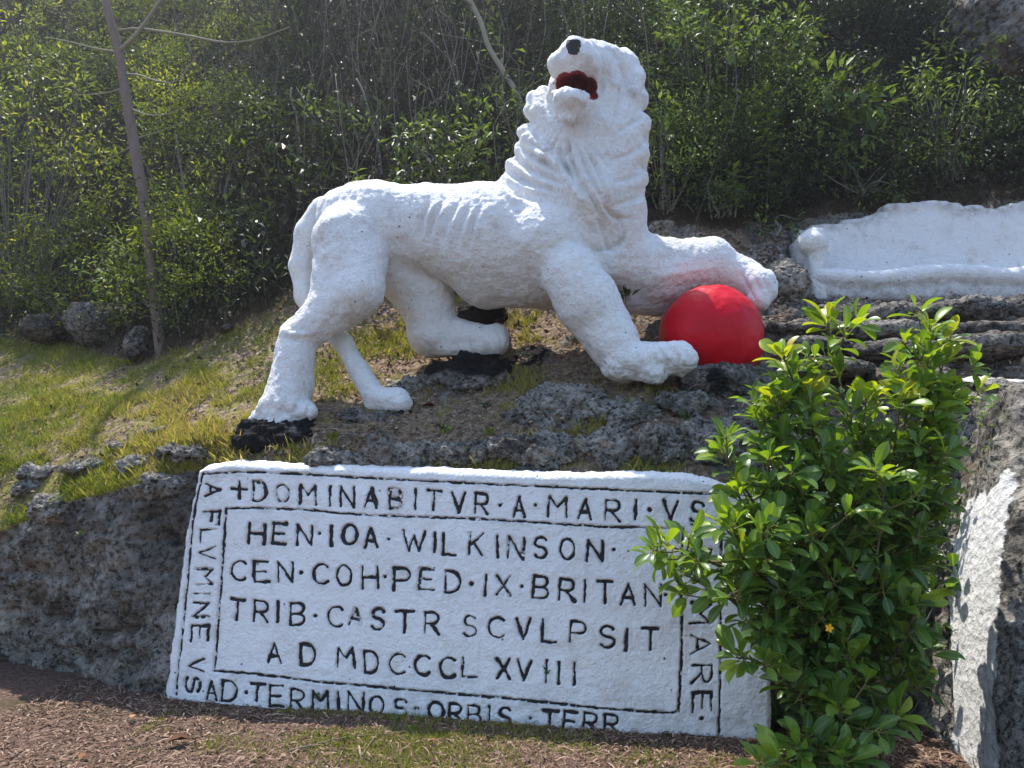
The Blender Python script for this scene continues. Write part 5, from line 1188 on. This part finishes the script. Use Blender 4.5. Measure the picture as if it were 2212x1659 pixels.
# ------------------------------------------------------------------ turf, mulch, litter
gb = MB()
def blades(pts, nrm, L, tint):
    n = len(pts); lean = rnd_dirs(n) * [1, 1, .2] * .9
    d = unit(nrm * .5 + np.array([0, 0, .7]) + lean); leaves(gb, pts - d * .004, d, np.array([0, -1., .3]) + .8 * rnd_dirs(n), L, L * RNG.uniform(.06, .12, n), tint, (np.array([[0, -.5, 0], [.6, -.4, .04], [1, 0, -.08], [0.02, .5, 0]]), np.array([[0, 1, 2], [0, 2, 3]])))
i0, i1 = np.searchsorted(SEG, [1.0, 5.0]); 
ii = RNG.integers(i0, i1, 330000); jj = RNG.integers(0, nc, 330000)
pp = HG[ii, jj]; tt = turf.reshape(nr, nc)[ii, jj]; rr = rocky.reshape(nr, nc)[ii, jj]; bb = paint_shade.reshape(nr, nc)[ii, jj]
rkk = np.where(HS < 5, rk, 0).reshape(nr, nc)[ii, jj]; nz = fbm(pp, 2.2, 4, 301, .6)
keep = (RNG.random(len(pp)) < sstep(.46, .9, tt + .95 * nz - .55 * np.clip(rr - .3, 0, 1)) * (1 - .85 * rkk)) & (bb < .2) & (HNG[ii, jj][:, 2] > .25)
pp = pp[keep]; nn_ = HNG[ii, jj][keep]; nzz = fbm(pp, 1.1, 3, 302); px_, py_ = proj(pp)
L_ = RNG.uniform(.025, .065, len(pp)) * (1 + .6 * nzz) * np.where(RNG.random(len(pp)) < .05, 1.9, 1)
lush = np.clip((350 - px_) / 350, 0, 1)
blades(pp + RNG.normal(0, .012, pp.shape) * [1, 1, 0], nn_, L_, np.clip(.55 - .25 * lush + .5 * nzz + RNG.normal(0, .2, len(pp)), 0, 1))
# lawn patch in front of the panel
gx = RNG.normal(0, 1, (60000, 2)) 
q = np.stack([RNG.uniform(-2.2, 1.4, 60000), RNG.uniform(3.3, 4.9, 60000)], -1)
qp = np.stack([q[:, 0], q[:, 1], ground_z(q[:, 0], q[:, 1])], -1); ux_, uy_ = proj(qp)
front = plane_D(ux_, uy_) > qp[:, 1] + .02
w_ = 1.1 * np.exp(-((ux_ - 800) / 260) ** 2) * sstep(1560, 1600, uy_) + .85 * np.exp(-((uy_ - np.interp(ux_, [370, 1555], [1510, 1605])) / 16) ** 2) * sstep(430, 560, ux_) * (1 - sstep(1050, 1300, ux_)) + .2 * sstep(1000, 1200, ux_)
kp = front & (RNG.random(60000) < np.clip(w_ - .18 + .9 * fbm(qp, 3.0, 3, 311), 0, 1) * .8)
qp = qp[kp]; nq = len(qp)
blades(qp, np.tile([0, 0, 1.], (nq, 1)), RNG.uniform(.02, .05, nq), np.clip(RNG.normal(.4, .22, nq), 0, 1))
tag(gb.build('turf', M_GRASS, smooth=False), kind='stuff')
# mulch chips over the bare ground
cb = MB(); nch = 42000
q = np.stack([RNG.uniform(-3.2, 2.6, nch), RNG.uniform(3.25, 6.0, nch)], -1)
qp = np.stack([q[:, 0], q[:, 1], ground_z(q[:, 0], q[:, 1]) + .004], -1); ux_, uy_ = proj(qp)
kp = (np.where(ux_ < 365, qp[:, 1] < ground_D(ux_, np.interp(ux_, [0, 365], [1425, 1490])) + .05, qp[:, 1] < plane_D(ux_, uy_) + .02) | (ux_ > 1660)) & (ux_ > -80) & (ux_ < 2150)
qp = qp[kp]; nq = len(qp); dr = rnd_dirs(nq) * [1, 1, .25]
CHIP = (np.array([[0, -.5, 0], [.33, -.4, .12], [.33, .5, .12], [0, .4, 0], [.7, -.45, .1], [.7, .5, .1], [1, -.2, -.05], [1, .3, -.05]]), np.array([[0, 1, 2, 3], [1, 4, 5, 2], [4, 6, 7, 5]]))
Lc = RNG.gamma(3.0, .011, nq).clip(.01, .09)
leaves(cb, qp, dr, np.array([0, 0, 1.]) + .5 * rnd_dirs(nq), Lc, RNG.uniform(.004, .011, nq), np.clip(RNG.normal(.5, .24, nq), 0, 1), CHIP)
# dry leaf litter on the slope behind and below the lion
ii = RNG.integers(*np.searchsorted(SEG, [1.2, 5.0]), 52000); jj = RNG.integers(0, nc, 52000); pp = HG[ii, jj]; ux_, uy_ = proj(pp)
wl = .26 + .8 * np.exp(-((ux_ - 800) / 260) ** 2 - ((uy_ - 720) / 90) ** 2) + .8 * np.exp(-((ux_ - 1120) / 90) ** 2 - ((uy_ - 690) / 40) ** 2) + .7 * np.exp(-((ux_ - 1600) / 140) ** 2 - ((uy_ - 520) / 50) ** 2) + .35 * (ux_ > 1650)
kp = RNG.random(len(pp)) < wl * .55; pp = pp[kp] + HNG[ii, jj][kp] * .008; nq = len(pp)
leaves(cb, pp, rnd_dirs(nq) * [1, 1, .4], HNG[ii, jj][kp] + .5 * rnd_dirs(nq), RNG.uniform(.02, .06, nq), RNG.uniform(.008, .028, nq), np.clip(RNG.normal(.58, .25, nq), 0, 1), CHIP)
tag(cb.build('leaf_litter', M_CHIP, smooth=False), kind='stuff')
def tuft(px, py, n, L, label):
    c_, n_ = hill_pick(px, py); mb = MB(); a_ = r2.uniform(0, 6.28, n); tl = r2.uniform(.15, .95, n)
    for q in range(n):
        dv = np.array([math.cos(a_[q]) * tl[q], math.sin(a_[q]) * tl[q] - .2, 1.0]); dv = unit(dv) * L * r2.uniform(.6, 1.15)
        b0 = r2.normal(0, .015, 3) * [1, 1, 0]; P_ = np.array([b0, b0 + dv * .55 + [0, 0, .01], b0 + dv * [1.15, 1.15, .8]])
        sd = unit(np.cross(dv, [0, 1, .2])) * .0035
        V = np.stack([P_[0] - sd, P_[0] + sd, P_[1] + sd * .8, P_[1] - sd * .8, P_[2]]); mb.add(V, [[0, 1, 2, 3]], [[3, 2, 4]], tint=r2.uniform(.05, .7))
    o = mb.build('grass_tuft', M_GRASS, smooth=False); o.location = Vector(c_); tag(o, label, 'grass tuft', 'grass tufts on the ledge')
for px, py, n, L, lab in [(1188, 992, 46, .14, 'long bladed grass tuft on the panel top, right of centre'), (962, 935, 30, .08, 'small green tuft above the panel left of centre'), (1060, 940, 30, .08, 'small green tuft above the middle of the panel'), (1310, 915, 26, .08, 'yellowish tuft below the front paw'), (720, 950, 40, .09, 'grass tuft beside the black plinth rock'), (640, 975, 40, .09, 'grass tuft between the black plinth rock and the panel'), (1400, 850, 22, .08, 'thin tuft in front of the planted paw'), (440, 1000, 40, .09, 'grass tuft at the panel\'s top left corner'), (1480, 985, 24, .08, 'reddish green tuft over the end of the panel top')]:
    tuft(px, py, n, L, lab)
# fallen leaves and twigs one can point at
def dry_leaf(px, py, L, tint, label, curl=.3, onhill=False):
    if onhill: c_, nr_ = hill_pick(px, py)
    else: D = ground_D(px, py); c_ = at(px, py, D); c_ = np.array([c_[0], c_[1], float(ground_z(c_[0], c_[1])[0]) + .015])
    V0, F0 = LEAF_B; V = V0.copy(); V[:, 2] += curl * (V[:, 1] ** 2) * 1.6 + curl * .5 * (V[:, 0] - .5) ** 2; V[:, 1] *= .6
    V[:, 1] *= 1 + .25 * np.sin(V[:, 0] * 19)
    a_ = random.uniform(0, 6.28); ca, sa = math.cos(a_), math.sin(a_)
    V = L * np.stack([V[:, 0] * ca - V[:, 1] * sa, V[:, 0] * sa + V[:, 1] * ca, V[:, 2]], -1)
    mb = MB(); mb.add(V, F0, None, tint=tint); mb.tube([V[1], V[1] + (V[1] - V[4]) * 1.5 + [0, 0, L * .06]], [.0016, .001], 4, tint=tint * .6)
    o = mb.build('fallen_leaf', M_DRY); o.location = Vector(c_) + Vector((0, 0, .012)); tag(o, label, 'leaf', 'fallen leaves')
for px, py, L, ti, lab, hl in [(355, 1608, .13, .05, 'dark curled dead leaf on the mulch, largest one at lower left', 0), (190, 1630, .07, .45, 'orange brown leaf on the mulch left of the dark curled leaf', 0), (290, 1555, .06, .85, 'pale leaf on the mulch below the rock face', 0),
                               (945, 1610, .05, .5, 'orange leaf on the grass patch below the panel', 0), (1450, 1580, .06, .25, 'brown leaf against the panel foot near its right end', 0), (1640, 1612, .07, .6, 'yellow brown leaf on the mulch by the panel\'s right end', 0),
                               (1720, 1648, .08, .35, 'red brown leaf on the mulch left of the shrub', 0), (420, 835, .09, .95, 'pale leaf on the turf slope, upper one', 1), (425, 895, .09, .9, 'cream leaf on the turf above the panel\'s left corner', 1), (200, 850, .08, .9, 'bleached leaf in the green turf at left', 1), (910, 880, .11, .3, 'brown leaf leaning beside the tail tip', 1), (655, 640, .07, .6, 'orange leaf on the slope left of the tail', 1), (90, 985, .08, .4, 'brown leaf on the turf near the left edge', 1)]:
    dry_leaf(px, py, L, ti, lab, .3, bool(hl))
def twig(pts, r_, label, onhill=False):
    P_ = []
    for x, y in pts:
        if onhill: c_, n_ = hill_pick(x, y); P_.append(c_ + n_ * .015)
        else: D = ground_D(x, y); c_ = at(x, y, D); P_.append(np.array([c_[0], c_[1], float(ground_z(c_[0], c_[1])[0]) + .014]))
    P_ = np.array(P_); mb = MB(); n = 22; C_ = curve(P_ - P_[0], n); C_ += RNG.normal(0, r_ * .35, C_.shape); mb.tube(C_, np.linspace(r_, r_ * .55, n), 6)
    if n > 9: mb.tube(curve([C_[9], C_[9] + unit(C_[12] - C_[9]) * .05 + [0.01, .03, .01]], 4), np.linspace(r_ * .5, r_ * .2, 4), 5)
    o = mb.build('twig', M_TWIG); o.location = Vector(P_[0]); tag(o, label, 'twig', 'fallen twigs')
twig([(620, 1628), (690, 1612), (750, 1600), (880, 1588)], .006, 'long fallen twig across the grass patch below the panel'); twig([(780, 1640), (800, 1612), (815, 1590)], .005, 'short twig crossing the long one on the grass patch'); twig([(1072, 1600), (1080, 1640)], .005, 'stick pointing at the camera right of the grass patch'); twig([(280, 1612), (320, 1600), (345, 1592)], .004, 'thin twig behind the dark curled leaf')
twig([(800, 775), (860, 755), (920, 735)], .012, 'grey stick lying behind the hind leg', True); twig([(1570, 500), (1600, 530), (1625, 545)], .02, 'pale broken branch on the bank above the far paw', True); twig([(1650, 688), (1700, 686), (1740, 682)], .008, 'bleached root lying right of the ball', True)
twig([(15, 935), (60, 915), (100, 905)], .008, 'pale stick on the turf at far left', True)

# ------------------------------------------------------------------ sunlit air
hz = NT('haze_air'); hz.t.nodes.remove(hz.b)
pv = hz.n('VolumePrincipled'); pv.inputs['Color'].default_value = (.95, .96, 1, 1); pv.inputs['Density'].default_value = .0021; pv.inputs['Anisotropy'].default_value = .68
hz.t.links.new(pv.outputs[0], hz.out.inputs['Volume'])
lo, hi = np.array([-700., -400., -2.0]), np.array([700., 500., 32.0])
cv = np.array([[lo[0] if a else hi[0], lo[1] if b else hi[1], lo[2] if c else hi[2]] for a in (0, 1) for b in (0, 1) for c in (0, 1)])
cf = np.array([[0, 1, 3, 2], [4, 6, 7, 5], [0, 4, 5, 1], [2, 3, 7, 6], [0, 2, 6, 4], [1, 5, 7, 3]])
for k_ in range(6):
    q_ = cv[cf[k_]]
    if np.dot(np.cross(q_[1] - q_[0], q_[2] - q_[0]), q_.mean(0) - cv.mean(0)) < 0: cf[k_] = cf[k_][::-1]
tag(mesh_obj('haze', cv, cf, hz.m, smooth=False), kind='stuff')
SC.cycles.volume_bounces = 0
